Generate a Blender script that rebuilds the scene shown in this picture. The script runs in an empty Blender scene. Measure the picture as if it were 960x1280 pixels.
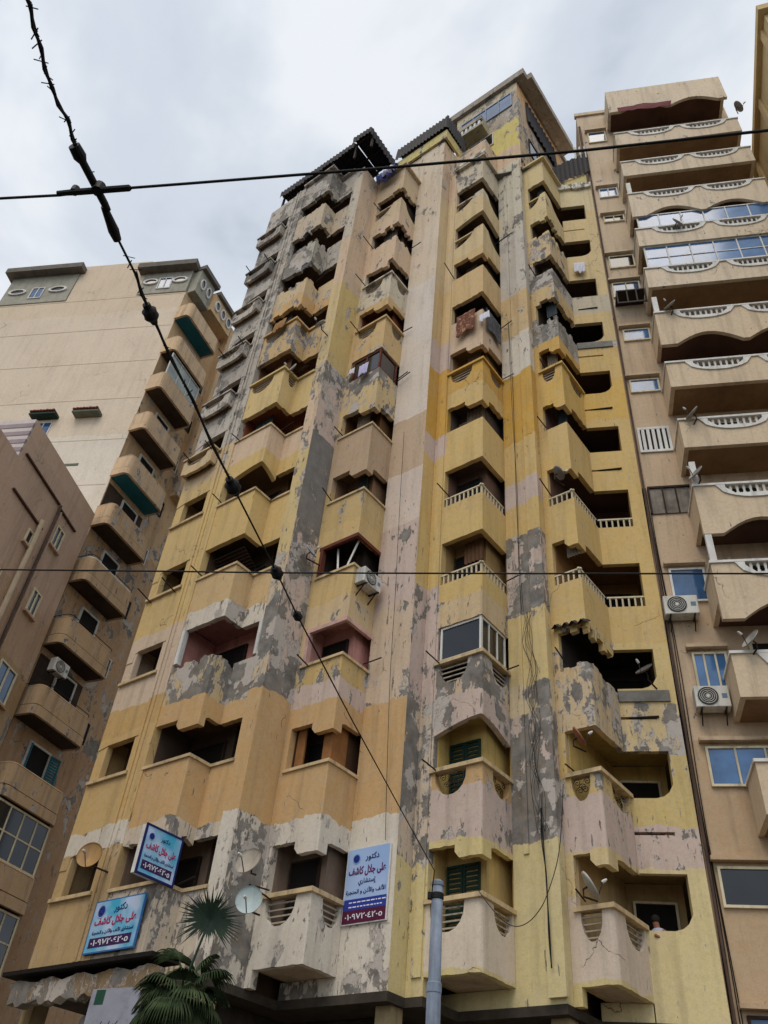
import bpy, bmesh, math, random, unicodedata
from mathutils import Vector, Matrix
random.seed(7)
SC = bpy.context.scene
COL = SC.collection
R = math.radians
# ------------------------------------------------------------------ camera
CAM = Vector((0, 0, 1.6)); FPX = 1066.21; PITCH = .72542; ROLL = .104578
_r0 = Vector((1, 0, 0)); _u0 = Vector((0, -math.sin(PITCH), math.cos(PITCH))); CF = Vector((0, math.cos(PITCH), math.sin(PITCH)))
CR = _r0*math.cos(ROLL) + _u0*math.sin(ROLL); CU = -_r0*math.sin(ROLL) + _u0*math.cos(ROLL)
cam = bpy.data.cameras.new('camera'); cam_o = bpy.data.objects.new('camera', cam); COL.objects.link(cam_o)
cam.sensor_fit = 'HORIZONTAL'; cam.sensor_width = 36; cam.lens = FPX/960*36; cam.clip_end = 3000; cam.clip_start = .05
m = Matrix((CR, CU, -CF)).transposed().to_4x4(); m.translation = CAM
cam_o.matrix_world = m; SC.camera = cam_o
# ------------------------------------------------------------------ sky, sun, exposure
SUN_EL, SUN_AZ = R(58), R(205)          # azimuth clockwise from +Y
wd = bpy.data.worlds.new('World'); SC.world = wd; wd.use_nodes = True
wt = wd.node_tree; wt.nodes.clear()
def wn(t, **k):
    n = wt.nodes.new(t)
    for a_, v in k.items(): setattr(n, a_, v)
    return n
wo = wn('ShaderNodeOutputWorld'); wb = wn('ShaderNodeBackground'); wb2 = wn('ShaderNodeBackground'); wa = wn('ShaderNodeAddShader')
sky = wn('ShaderNodeTexSky', sky_type='NISHITA'); sky.sun_disc = False; sky.sun_elevation = SUN_EL; sky.sun_rotation = SUN_AZ
wb.inputs[1].default_value = .05
tc = wn('ShaderNodeTexCoord'); mp = wn('ShaderNodeMapping'); mp.inputs['Scale'].default_value = (1, 1, 2.0)
n1 = wn('ShaderNodeTexNoise'); n1.inputs['Scale'].default_value = 1.7; n1.inputs['Detail'].default_value = 6; n1.inputs['Roughness'].default_value = .5; n1.inputs['Distortion'].default_value = .3
rp = wn('ShaderNodeValToRGB'); rp.color_ramp.interpolation = 'EASE'
rp.color_ramp.elements[0].position = .38; rp.color_ramp.elements[0].color = (.47, .52, .56, 1)
rp.color_ramp.elements[1].position = .585; rp.color_ramp.elements[1].color = (1.0, 1.01, 1.0, 1)
e = rp.color_ramp.elements.new(.48); e.color = (.74, .785, .82, 1)
wt.links.new(tc.outputs['Generated'], mp.inputs[0]); wt.links.new(mp.outputs[0], n1.inputs['Vector']); wt.links.new(n1.outputs[0], rp.inputs[0])
wt.links.new(rp.outputs[0], wb2.inputs[0]); wb2.inputs[1].default_value = .80
wt.links.new(sky.outputs[0], wb.inputs[0]); wt.links.new(wb.outputs[0], wa.inputs[0]); wt.links.new(wb2.outputs[0], wa.inputs[1]); wt.links.new(wa.outputs[0], wo.inputs[0])
sun = bpy.data.lights.new('sun', 'SUN'); sun.energy = 1.5; sun.angle = R(35); sun.color = (1, .90, .77)
sun_o = bpy.data.objects.new('sun', sun); COL.objects.link(sun_o)
sd = Vector((math.sin(SUN_AZ)*math.cos(SUN_EL), math.cos(SUN_AZ)*math.cos(SUN_EL), math.sin(SUN_EL)))
sun_o.rotation_euler = (-sd).to_track_quat('-Z', 'Y').to_euler(); sun_o.location = (0, -10, 40)
SC.view_settings.view_transform = 'Standard'; SC.view_settings.look = 'None'; SC.view_settings.exposure = 0.0; SC.view_settings.gamma = 1
# ------------------------------------------------------------------ frames (metres)
THL, THS = .863333, 1.330075
OM = Vector((-.7002, 19.3701)); A2 = Vector((math.sin(THL), -math.cos(THL))); B2 = Vector((math.cos(THL), math.sin(THL)))
AS = Vector((math.sin(THS), -math.cos(THS))); BS = Vector((math.cos(THS), math.sin(THS)))
WR = OM + 6.72*A2 + 5.67*B2 + .2*BS
def ray(x, y): return (CF + CR*((x-480)/FPX) - CU*((y-640)/FPX)).normalized()
def atz(x, y, z):
    d = ray(x, y); return CAM + d*((z-CAM.z)/d.z)
def world(s, t, z):
    p = OM + A2*s + B2*t; return Vector((p.x, p.y, z))
# ------------------------------------------------------------------ materials
def lin(r, g, b):
    return tuple((c/255/12.92 if c/255 <= .04045 else ((c/255+.055)/1.055)**2.4) for c in (r, g, b))
class NT:
    def __init__(s, name):
        s.m = bpy.data.materials.new(name); s.m.use_nodes = True; s.t = s.m.node_tree
        s.b = s.t.nodes['Principled BSDF']; s.b.inputs['Roughness'].default_value = .9
        s.b.inputs['Specular IOR Level'].default_value = .25
        s.co = s.t.nodes.new('ShaderNodeTexCoord')
    def n(s, typ, ins=None, **k):
        n = s.t.nodes.new(typ)
        for a_, v in k.items(): setattr(n, a_, v)
        for i, v in (ins or {}).items():
            if hasattr(v, 'is_output'): s.t.links.new(v, n.inputs[i])
            else: n.inputs[i].default_value = v
        return n
    def math(s, op, a_, b_=0., clamp=False):
        n = s.n('ShaderNodeMath', {0: a_, 1: b_}, operation=op, use_clamp=clamp); return n.outputs[0]
    def noise(s, scale, detail=4, rough=.55, vec=None, sc=None, off=(0, 0, 0)):
        v = vec or s.co.outputs['Object']
        mp_ = s.n('ShaderNodeMapping', {'Vector': v, 'Scale': sc or (1, 1, 1), 'Location': off})
        return s.n('ShaderNodeTexNoise', {'Vector': mp_.outputs[0], 'Scale': scale, 'Detail': detail, 'Roughness': rough}).outputs[0]
    def mix(s, f, a_, b_, mode='MIX'):
        n = s.n('ShaderNodeMix', data_type='RGBA', blend_type=mode)
        for sock, v in ((n.inputs[0], f), (n.inputs[6], a_), (n.inputs[7], b_)):
            if hasattr(v, 'is_output'): s.t.links.new(v, sock)
            else: sock.default_value = v if not isinstance(v, tuple) or len(v) == 4 else (*v, 1)
        return n.outputs[2]
    def step(s, v, lo, hi):
        return s.n('ShaderNodeMapRange', {0: v, 1: lo, 2: hi, 3: 0., 4: 1.}, clamp=True).outputs[0]
    def bump(s, h, strength=.4, dist=.02):
        b = s.n('ShaderNodeBump', {'Strength': strength, 'Distance': dist, 'Height': h})
        s.t.links.new(b.outputs[0], s.b.inputs['Normal'])
    def base(s, c):
        if hasattr(c, 'is_output'): s.t.links.new(c, s.b.inputs['Base Color'])
        else: s.b.inputs['Base Color'].default_value = (*c, 1)
MATS = {}
def plain(name, rgb, rough=.85, var=.18, scale=3., metal=0., bump=.15, dirt=0.):
    if name in MATS: return MATS[name]
    g = NT(name); c = lin(*rgb)
    n = g.noise(scale, 5, .6); n2 = g.noise(scale*.25, 3, .5, off=(3, 1, 7))
    f = g.math('ADD', g.math('MULTIPLY', n, .6), g.math('MULTIPLY', n2, .4))
    dark = tuple(x*(1-2*var) for x in c); lite = tuple(min(1, x*(1+1.2*var)) for x in c)
    col = g.mix(g.step(f, .3, .7), dark, lite)
    if dirt:
        st = g.noise(2.2, 5, .6, sc=(2.5, 2.5, .22), off=(1, 4, 2))
        col = g.mix(g.math('MULTIPLY', g.step(st, .5, .72), dirt), col, (.07, .06, .05), 'MIX')
    g.base(col); g.b.inputs['Roughness'].default_value = rough; g.b.inputs['Metallic'].default_value = metal
    if bump: g.bump(n, bump, .01)
    MATS[name] = g.m; return g.m
def plaster(name, stops, z0=0., z1=52., wob=.26, extra=.0, under=(.50, .45, .40), cement=(.20, .186, .168), soot=.42, pscale=1.0):
    """paint that changes from flat to flat up the wall; stops = (z, rgb, peel 0..1)"""
    if name in MATS: return MATS[name]
    g = NT(name)
    xyz = g.n('ShaderNodeSeparateXYZ', {0: g.co.outputs['Object']})
    w = g.noise(1.3, 6, .68)
    z = g.math('ADD', xyz.outputs[2], g.math('MULTIPLY', g.math('SUBTRACT', w, .5), wob*2))
    f = g.n('ShaderNodeMapRange', {0: z, 1: z0, 2: z1}).outputs[0]
    rc = g.n('ShaderNodeValToRGB', {0: f}); ra = g.n('ShaderNodeValToRGB', {0: f})
    for rmp, kind in ((rc, 0), (ra, 1)):
        el = rmp.color_ramp.elements; rmp.color_ramp.interpolation = 'CONSTANT'
        while len(el) > 1: el.remove(el[-1])
        for i, (zz, rgb, pk) in enumerate(stops):
            p = max(0, min(1, (zz-z0)/(z1-z0))); q = el[0] if i == 0 else el.new(p)
            q.position = p; q.color = (*lin(*rgb), 1) if kind == 0 else (pk, pk, pk, 1)
    col = rc.outputs[0]; amt = g.math('ADD', ra.outputs[0], extra) if extra else ra.outputs[0]
    amt = g.math('MULTIPLY', amt, g.math('ADD', .35, g.math('MULTIPLY', g.noise(.42, 3, .5, off=(13, 17, 19)), 1.3)))
    big = g.noise(.55, 4, .6, off=(9, 2, 5)); med = g.noise(2.6, 5, .62, off=(2, 8, 3)); fine = g.noise(28, 3, .6)
    col = g.mix(g.math('MULTIPLY', g.step(big, .42, .68), .40), col, g.mix(.45, col, (.44, .34, .23)), 'MIX')
    col = g.mix(g.math('MULTIPLY', g.step(med, .35, .7), .30), col, g.mix(.5, col, (.62, .56, .47)))
    # run-off streaks
    st = g.noise(1.3, 7, .62, sc=(2.6, 2.6, .2), off=(5, 5, 1))
    col = g.mix(g.math('MULTIPLY', g.step(st, .50, .74), soot), col, g.mix(.72, col, (.10, .075, .05)))
    # flaking paint: amount pushes the threshold down
    pn = g.noise(1.45*pscale, 9, .66, off=(7, 3, 11), sc=(1.25, 1.25, .7))
    th = g.math('SUBTRACT', .77, g.math('MULTIPLY', amt, .33))
    d = g.math('SUBTRACT', pn, th)
    mask = g.step(d, 0., .010); rim = g.step(d, -.026, -.018)
    cn = g.noise(4.2, 7, .72, off=(1, 12, 4), sc=(1.25, 1.25, .55)); cth = g.math('SUBTRACT', .705, g.math('MULTIPLY', amt, .115))
    chip = g.step(g.math('SUBTRACT', cn, cth), 0., .01)
    sel = g.noise(1.1, 5, .6, off=(20, 3, 9))
    cem = g.mix(g.step(med, .3, .7), tuple(c*.62 for c in cement), tuple(c*1.5 for c in cement))
    cem = g.mix(g.math('MULTIPLY', g.step(g.noise(3.1, 5, .65, off=(31, 2, 6)), .5, .62), .5), cem, (.27, .21, .15))
    peelc = g.mix(g.step(sel, .53, .545), cem, under)
    rimc = g.mix(.75, col, under)
    col = g.mix(g.math('MULTIPLY', rim, .85), col, rimc)
    vf = g.noise(2.0, 6, .6, off=(3, 21, 8), sc=(4.2, 4.2, .75)); vfl = g.step(g.math('SUBTRACT', vf, g.math('SUBTRACT', .715, g.math('MULTIPLY', amt, .13))), 0., .01)
    full = g.math('MAXIMUM', g.math('MAXIMUM', mask, chip), vfl)
    col = g.mix(full, col, peelc)
    mot = g.noise(9, 6, .7, off=(4, 4, 4)); col = g.mix(g.math('MULTIPLY', g.step(mot, .46, .66), .22), col, g.mix(.6, col, (.12, .09, .06)))
    col = g.mix(g.math('MULTIPLY', g.step(fine, .4, .75), .12), col, (.05, .045, .04))
    # cracks
    wv = g.n('ShaderNodeMapping', {'Vector': g.co.outputs['Object'], 'Scale': (1, 1, .8)})
    wp = g.n('ShaderNodeTexNoise', {'Vector': wv.outputs[0], 'Scale': 1.6, 'Detail': 5.})
    wm = g.n('ShaderNodeVectorMath', {0: wp.outputs['Color'], 1: wv.outputs[0]}, operation='ADD')
    vo = g.n('ShaderNodeTexVoronoi', {'Vector': wm.outputs[0], 'Scale': .55}, feature='DISTANCE_TO_EDGE')
    crk = g.math('MULTIPLY', g.math('SUBTRACT', 1., g.step(vo.outputs['Distance'], .0, .006)), g.step(big, .57, .63))
    col = g.mix(g.math('MULTIPLY', crk, .75), col, (.06, .05, .045))
    g.base(col)
    h = g.math('ADD', g.math('MULTIPLY', g.math('SUBTRACT', 1., full), 1.), g.math('MULTIPLY', fine, .18))
    h = g.math('SUBTRACT', h, crk)
    g.bump(h, .8, .03)
    MATS[name] = g.m; return g.m
def glass(name, rgb=(40, 50, 60), rough=.08):
    if name in MATS: return MATS[name]
    g = NT(name); n = g.noise(1.2, 3)
    c = lin(*rgb); g.base(g.mix(g.step(n, .3, .7), tuple(x*.6 for x in c), tuple(x*1.3 for x in c)))
    g.b.inputs['Roughness'].default_value = rough; g.b.inputs['Specular IOR Level'].default_value = .6
    MATS[name] = g.m; return g.m
# paints (sRGB of the paint itself)
YEL = (212, 180, 114); DYEL = (206, 160, 62); PYEL = (216, 194, 138); TAN = (208, 182, 140); PINK = (204, 182, 170)
ORA = (202, 164, 112); WHT = (218, 209, 194); GRW = (188, 180, 168); BRN = (186, 158, 128); CEM = (140, 136, 130); TANP = (214, 186, 156)
M_sill = plain('sill_plaster', (206, 182, 142), dirt=.5)
M_cement = plain('bare_cement', (122, 119, 114), var=.22, scale=4)
M_dark = plain('dark_interior', (26, 23, 21), var=.3, bump=0)
M_darkwood = plain('dark_wood', (54, 40, 32), var=.3)
M_redwood = plain('red_brown_wood', (104, 56, 40), var=.25)
M_wood = plain('tan_wood', (150, 104, 62), var=.25)
M_white = plain('white_paint', (218, 216, 210), dirt=.35, var=.1)
M_cream = plain('cream_rail_paint', (216, 204, 174), dirt=.4, var=.1)
M_iron = plain('rusty_iron', (48, 38, 34), rough=.7, var=.3)
M_black = plain('black_rubber', (20, 19, 20), rough=.6, var=.2, bump=0)
M_green = plain('green_shutter_paint', (22, 48, 38), rough=.6, var=.25)
M_teal = plain('teal_paint', (38, 108, 124), rough=.7, var=.18)
M_slat = plain('slat_paint', (176, 164, 146), dirt=.6)
M_corr = plain('dark_corrugated_sheet', (35, 32, 35), rough=.7, var=.3, dirt=.3)
M_ac = plain('ac_casing', (206, 204, 196), rough=.5, dirt=.5, var=.06, bump=0)
M_acdark = plain('ac_grille', (60, 60, 60), rough=.6)
M_steel = plain('grey_pole_paint', (136, 148, 166), rough=.6, var=.2, scale=5, dirt=.55, bump=.1)
G_dark = glass('dark_glass', (26, 28, 32)); G_blue = glass('blue_glass', (58, 92, 132), .06); G_sky = glass('pale_blue_glass', (70, 112, 160), .10)
# ------------------------------------------------------------------ mesh builder
class MB:
    def __init__(s): s.v = []; s.f = []
    def quad(s, *p):
        i = len(s.v); s.v += [tuple(q) for q in p]; s.f.append(tuple(range(i, i+len(p)))); return s
    def box(s, x0, x1, y0, y1, z0, z1, M=None):
        i = len(s.v)
        P = [(x, y, z) for z in (z0, z1) for x, y in ((x0, y0), (x1, y0), (x1, y1), (x0, y1))]
        if M is not None: P = [tuple(M @ Vector(p)) for p in P]
        s.v += P
        s.f += [tuple(i+k for k in q) for q in ((0, 3, 2, 1), (4, 5, 6, 7), (0, 1, 5, 4), (1, 2, 6, 5), (2, 3, 7, 6), (3, 0, 4, 7))]
        return s
    def prism(s, poly, z0, z1):
        i = len(s.v); n = len(poly); s.v += [(x, y, z0) for x, y in poly] + [(x, y, z1) for x, y in poly]
        s.f.append(tuple(i+k for k in reversed(range(n)))); s.f.append(tuple(i+n+k for k in range(n)))
        for k in range(n):
            q = (k+1) % n; s.f.append((i+k, i+q, i+n+q, i+n+k))
        return s
    def bar(s, p, q, w, h=None):
        p, q = Vector(p), Vector(q); d = q-p; l = d.length; h = h or w
        return s.box(-w/2, w/2, -h/2, h/2, 0, l, Matrix.Translation(p) @ d.to_track_quat('Z', 'Y').to_matrix().to_4x4())
    def tube(s, path, r, n=6, cap=True):
        path = [Vector(p) for p in path]; rs = r if isinstance(r, (list, tuple)) else [r]*len(path)
        up = Vector((0, 0, 1)); base = len(s.v); prev = None
        for k, p in enumerate(path):
            d = (path[min(k+1, len(path)-1)]-path[max(k-1, 0)]).normalized()
            x = prev - d*prev.dot(d) if prev is not None else d.cross(up if abs(d.z) < .9 else Vector((1, 0, 0)))
            x.normalize(); prev = x; y = d.cross(x)
            for j in range(n):
                a_ = 2*math.pi*j/n; s.v.append(tuple(p + (x*math.cos(a_)+y*math.sin(a_))*rs[k]))
        for k in range(len(path)-1):
            for j in range(n):
                a_, b_ = base+k*n+j, base+k*n+(j+1) % n; s.f.append((a_, b_, b_+n, a_+n))
        if cap:
            s.f.append(tuple(base+j for j in reversed(range(n)))); s.f.append(tuple(base+(len(path)-1)*n+j for j in range(n)))
        return s
    def lathe(s, prof, n=16, M=None):
        base = len(s.v)
        for r, z in prof:
            for j in range(n):
                a_ = 2*math.pi*j/n; p = Vector((r*math.cos(a_), r*math.sin(a_), z)); s.v.append(tuple(M @ p if M is not None else p))
        for k in range(len(prof)-1):
            for j in range(n):
                a_, b_ = base+k*n+j, base+k*n+(j+1) % n; s.f.append((a_, b_, b_+n, a_+n))
        return s
    def wall(s, p, q, lo, hi, th=.15, c0=True, c1=True):
        """upright wall from plan point p to q; lo/hi = lists of (u, z) along it; th goes inward"""
        p, q = Vector(p), Vector(q); d = q-p; L = d.length; d /= L; inn = Vector((-d.y, d.x))*th
        us = sorted({round(max(0, min(L, u)), 4) for u, _ in lo+hi} | {0., round(L, 4)})
        def ev(pr, u, side):
            pr = sorted(pr, key=lambda a_: a_[0])
            best = None
            for i in range(len(pr)-1):
                (u0, z0), (u1, z1) = pr[i], pr[i+1]
                if u1-u0 < 1e-6: continue
                if side > 0 and u0-1e-5 <= u < u1-1e-5: return z0+(z1-z0)*(u-u0)/(u1-u0)
                if side < 0 and u0+1e-5 < u <= u1+1e-5: return z0+(z1-z0)*(u-u0)/(u1-u0)
            return pr[0][1] if u <= pr[0][0]+1e-5 else pr[-1][1]
        def P(u, z, b): 
            w = p+d*u+(inn if b else Vector((0, 0))); return (w.x, w.y, z)
        prevs = None
        for i in range(len(us)-1):
            a_, b_ = us[i], us[i+1]
            la, lb, ha, hb = ev(lo, a_, 1), ev(lo, b_, -1), ev(hi, a_, 1), ev(hi, b_, -1)
            if max(ha-la, hb-lb) < .005: prevs = None; continue
            s.quad(P(a_, la, 0), P(b_, lb, 0), P(b_, hb, 0), P(a_, ha, 0))
            s.quad(P(b_, lb, 1), P(a_, la, 1), P(a_, ha, 1), P(b_, hb, 1))
            s.quad(P(a_, ha, 0), P(b_, hb, 0), P(b_, hb, 1), P(a_, ha, 1))
            s.quad(P(a_, la, 1), P(b_, lb, 1), P(b_, lb, 0), P(a_, la, 0))
            if i == 0:
                if c0: s.quad(P(0, la, 1), P(0, la, 0), P(0, ha, 0), P(0, ha, 1))
            elif prevs:
                pl, ph = prevs
                if abs(pl-la) > .004: s.quad(P(a_, la, 0), P(a_, pl, 0), P(a_, pl, 1), P(a_, la, 1))
                if abs(ph-ha) > .004: s.quad(P(a_, ph, 0), P(a_, ha, 0), P(a_, ha, 1), P(a_, ph, 1))
            else: s.quad(P(a_, la, 1), P(a_, la, 0), P(a_, ha, 0), P(a_, ha, 1))
            prevs = (lb, hb)
            if i == len(us)-2 and c1: s.quad(P(L, lb, 0), P(L, lb, 1), P(L, hb, 1), P(L, hb, 0))
        return s
def link(name, me, mat, parent, smooth=False):
    o = bpy.data.objects.new(name, me); COL.objects.link(o); o.parent = parent
    if mat and not me.materials: me.materials.append(mat)
    if smooth:
        for p in me.polygons: p.use_smooth = True
    return o
def obj(name, mb, mat, parent=None, smooth=False):
    me = bpy.data.meshes.new(name); me.from_pydata(mb.v, [], mb.f); me.update()
    return link(name, me, mat, parent, smooth)
def bevel(o, w, seg=1):
    bm = bmesh.new(); bm.from_mesh(o.data); bmesh.ops.remove_doubles(bm, verts=bm.verts, dist=1e-4)
    bmesh.ops.bevel(bm, geom=bm.edges[:], offset=w, segments=seg, affect='EDGES', profile=.5)
    bm.to_mesh(o.data); bm.free(); return o
def tag(o, label, cat, group=None):
    o['label'] = label; o['category'] = cat
    if group: o['group'] = group
    return o
def thing(name, label, cat, loc=(0, 0, 0), rz=0., group=None):
    o = bpy.data.objects.new(name, None); COL.objects.link(o); o.location = loc; o.rotation_euler = (0, 0, rz); o.empty_display_size = .3
    return tag(o, label, cat, group)
def struct(o): o['kind'] = 'structure'; return o
def copy_tree(o, parent=None):
    c = o.copy(); COL.objects.link(c); c.parent = parent
    for ch in list(o.children): copy_tree(ch, c)
    return c
# ------------------------------------------------------------------ ground
g = NT('asphalt'); n = g.noise(.4, 6); n2 = g.noise(60, 3)
g.base(g.mix(g.step(n, .3, .7), (.045, .044, .043), (.075, .072, .068))); g.bump(n2, .3, .01); M_road = g.m
M_pave = plain('paving', (150, 142, 128), var=.2, scale=1.5)
M_kerb = plain('kerb_stone', (160, 156, 148), var=.15)
mb = MB(); mb.quad((-900, -900, 0), (900, -900, 0), (900, 900, 0), (-900, 900, 0)); struct(obj('ground', mb, M_road))
gp = bpy.data.objects.new('pavement', None); COL.objects.link(gp); struct(gp)
gp.location = (WR.x, WR.y, 0); gp.rotation_euler = (0, 0, math.atan2(AS.y, AS.x))
obj('paving', MB().box(-24, 30, -6.2, 9, -.05, .14), M_pave, gp)
obj('kerb', MB().box(-24, 30, -6.36, -6.203, -.05, .15), M_kerb, gp)
# ------------------------------------------------------------------ the peeling apartment tower
ZK = lambda k: 7.65+3*(k-1)
TOP = ZK(12)
BLD = thing('apartment_tower', 'tall yellow and tan apartment tower with flaking paint and zigzag corner balconies', 'building', (OM.x, OM.y, 0), math.atan2(A2.y, A2.x))
MA = plaster('paint_end_strip', [(0, (190, 160, 112), .2), (8.6, WHT, .35), (9.25, (206, 172, 112), .08), (11.9, (200, 164, 104), .1), (12.6, (212, 190, 166), .15), (15.2, (214, 184, 122), .1), (21.3, TAN, .35), (22.6, GRW, .62), (25.5, (172, 164, 152), .7), (28.5, GRW, .65), (34, (170, 163, 153), .75), (38, GRW, .6)], extra=.13)
MC = plaster('paint_left_bay', [(0, (196, 170, 140), .7), (6.0, (206, 190, 168), .6), (9.1, ORA, .06), (12.35, (200, 176, 130), .8), (13.75, WHT, .55), (15.3, (210, 178, 128), .25), (17.2, YEL, .05), (21.45, TANP, .1), (22.8, (210, 182, 122), .15), (25.9, (198, 166, 112), .5), (28.4, (204, 166, 110), .4), (30.4, TAN, .55), (31.8, (176, 168, 154), .8), (35, (196, 178, 152), .5), (37.5, (178, 170, 158), .75)], extra=.13)
MD = plaster('paint_left_pier', [(0, WHT, .5), (9.3, ORA, .06), (12.55, (206, 184, 152), .66), (17, (212, 188, 132), .45), (21.4, TANP, .4), (24.2, TAN, .55), (26, (212, 188, 138), .3), (31, TANP, .35), (34.5, (202, 190, 172), .5)], extra=.13)
MD2 = plaster('paint_left_pier_side', [(0, WHT, .8), (9.3, ORA, .06), (12.4, PINK, .75), (18.3, (118, 116, 114), .2), (22.2, PINK, .6), (26, (212, 184, 118), .25), (31, TANP, .35)], extra=.13)
ME = plaster('paint_middle_bay', [(0, WHT, .42), (9.2, ORA, .05), (12.3, PINK, .35), (12.9, (206, 174, 110), .5), (13.8, TAN, .3), (15.6, (208, 176, 118), .3), (18.4, (200, 170, 112), .3), (20.2, BRN, .2), (22.7, (206, 180, 130), .62), (27, (206, 174, 120), .35), (30, (212, 200, 176), .55), (32.5, TANP, .3), (36.5, (208, 184, 150), .35)], extra=.13)
MF = plaster('paint_sign_wall', [(0, WHT, .6), (7.3, WHT, .3), (9.35, ORA, .05), (12.4, (208, 184, 158), .44), (15.5, PINK, .42), (18.6, (216, 198, 184), .27), (20.8, (196, 170, 142), .2), (23.4, (222, 208, 194), .1), (27.5, (224, 212, 200), .1), (31.5, (222, 204, 182), .22), (36, (218, 200, 176), .35)], extra=.13)
MG = plaster('paint_round_bay', [(0, (214, 196, 140), .12), (6.1, (220, 204, 184), .05), (7.9, (216, 196, 136), .1), (8.9, PINK, .35), (10.1, ORA, .45), (11.2, PINK, .5), (12.4, TANP, .8), (14.4, TAN, .4), (15.6, (212, 180, 112), .12), (18.2, YEL, .03), (22.9, YEL, .08), (24.4, DYEL, .08), (26.2, TANP, .2), (29, (210, 178, 126), .12), (33, (212, 188, 142), .15), (37.3, (208, 194, 168), .5)], extra=.13)
MG2 = plaster('paint_round_bay_pier', [(0, (214, 196, 140), .35), (8.4, (206, 186, 162), .72), (12.4, PINK, .5), (16.2, (212, 182, 116), .2), (18.4, YEL, .05), (21.4, PINK, .1), (22.4, DYEL, .05), (25.9, PINK, .15), (27.5, (214, 184, 132), .1), (31, (216, 192, 150), .1), (38, TANP, .4)], extra=.13)
MH = plaster('paint_cable_wall', [(0, (214, 198, 146), .1), (9.1, PINK, .82), (12.3, (208, 190, 152), .5), (13.2, (214, 190, 132), .15), (15.4, PINK, .85), (18.2, YEL, .12), (19.3, PINK, .25), (20.5, YEL, .1), (22.2, DYEL, .1), (25.7, WHT, .4), (28, (208, 178, 128), .15), (30.6, (200, 192, 180), .3), (35, (206, 198, 178), .5)], extra=.13)
MI = plaster('paint_corner_bay', [(0, (214, 196, 140), .12), (6.1, (218, 200, 182), .08), (7.9, (212, 190, 140), .3), (8.9, PINK, .45), (10, (210, 180, 116), .6), (11.6, TAN, .72), (14.1, (214, 184, 120), .45), (15, YEL, .06), (21.3, YEL, .1), (23.5, (212, 174, 92), .15), (25.8, (206, 166, 88), .25), (27.2, (150, 146, 140), .7), (28.8, (208, 178, 124), .35), (30.6, (176, 170, 160), .75), (32.5, TAN, .55), (34.3, (216, 194, 142), .3)], extra=.13)
MJ = plaster('paint_right_loggias', [(0, (218, 200, 148), .05), (8.9, PINK, .5), (9.8, (206, 182, 120), .2), (11.7, (214, 190, 142), .55), (13.1, (214, 188, 126), .2), (15, YEL, .03), (22, YEL, .08), (24, (212, 174, 92), .08), (26.3, YEL, .05), (28.2, (150, 147, 141), .5), (28.6, (210, 184, 132), .12), (30.4, (196, 184, 160), .3), (31.6, (216, 192, 142), .1), (38.2, (218, 202, 160), .25)], extra=.13)
M_soff = plain('shaded_stained_soffit', (106, 84, 64), var=.25, scale=2, dirt=.3)  # streaked brown, darkened further so the colour carries the shade of the recesses
def loggia_mat(rgb): return plain('loggia_%d_%d_%d' % rgb, rgb, var=.2, scale=1.6, dirt=.35)
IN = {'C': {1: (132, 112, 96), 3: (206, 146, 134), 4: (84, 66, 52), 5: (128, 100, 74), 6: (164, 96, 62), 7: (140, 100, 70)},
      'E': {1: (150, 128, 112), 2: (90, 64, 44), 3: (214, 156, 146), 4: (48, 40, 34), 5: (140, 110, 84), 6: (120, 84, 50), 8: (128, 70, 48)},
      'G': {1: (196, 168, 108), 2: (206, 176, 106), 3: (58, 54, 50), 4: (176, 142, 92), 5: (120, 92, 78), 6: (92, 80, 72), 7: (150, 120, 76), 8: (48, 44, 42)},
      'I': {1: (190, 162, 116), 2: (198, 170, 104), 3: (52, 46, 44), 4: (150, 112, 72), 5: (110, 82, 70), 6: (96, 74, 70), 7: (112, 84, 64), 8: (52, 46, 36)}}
DEF_IN = (80, 65, 54)  # default loggia colour, darkened to put the openings' shadow into it
STY = {  # parapet style, lintel style of the opening above it
 'C': {1: 'fb', 2: 'fs', 3: 'ff', 4: 'ff', 5: 'fa', 6: 'ff', 7: 'mf', 8: 'mb', 9: 'mb', 10: 'mb', 11: 'mb', 12: 'pf'},
 'E': {1: 'ms', 2: 'fs', 3: 'ff', 4: 'ff', 5: 'fs', 6: 'fs', 7: 'pf', 8: 'ms', 9: 'mb', 10: 'mb', 11: 'sb', 12: 'pf'},
 'G': {1: 'ms', 2: 'ma', 3: 'mf', 4: 'rf', 5: 'rf', 6: 'ps', 7: 'ms', 8: 'pf', 9: 'ps', 10: 'sa', 11: 'sf', 12: 'pf'},
 'I': {1: 'ms', 2: 'mf', 3: 'mb', 4: 'rs', 5: 'rs', 6: 'ps', 7: 'ms', 8: 'sb', 9: 'pb', 10: 'sb', 11: 'sf', 12: 'pf'}}
LIN = 1.17
def lo_profile(style, L, z, first):
    """lower edge of a lintel: first = facet whose right end is the outer corner"""
    if style == 's':
        b = .5*L if first else L-.42*L
        q = [(0, z), (b, z), (b, z-.16), (b+.12, z-.30), (L, z-.30)] if first else [(0, z-.30), (.30*L, z-.30), (.30*L, z-.05), (.42*L, z), (L, z)]
        return q
    if style == 'a':
        N = 8
        return [(L*i/N, z-.22+.30*math.sin(math.pi*(.5*i/N if first else .5-.5*i/N))) for i in range(N+1)]
    if style == 'b':
        rnd = random.Random(int(z*100)+int(first)); q = []; u = 0.; lv = -.1
        while u < L:
            w = rnd.uniform(.08, .34); e_ = min(L, u+w); q += [(u, z-.04+lv), (e_, z-.04+lv+rnd.uniform(-.05, .05))]; u = e_+1e-4; lv = rnd.uniform(-.30, .10)
        q[-1] = (L, z-.12); q[0] = (0, z-.12)
        return q
    return [(0, z), (L, z)]
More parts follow.
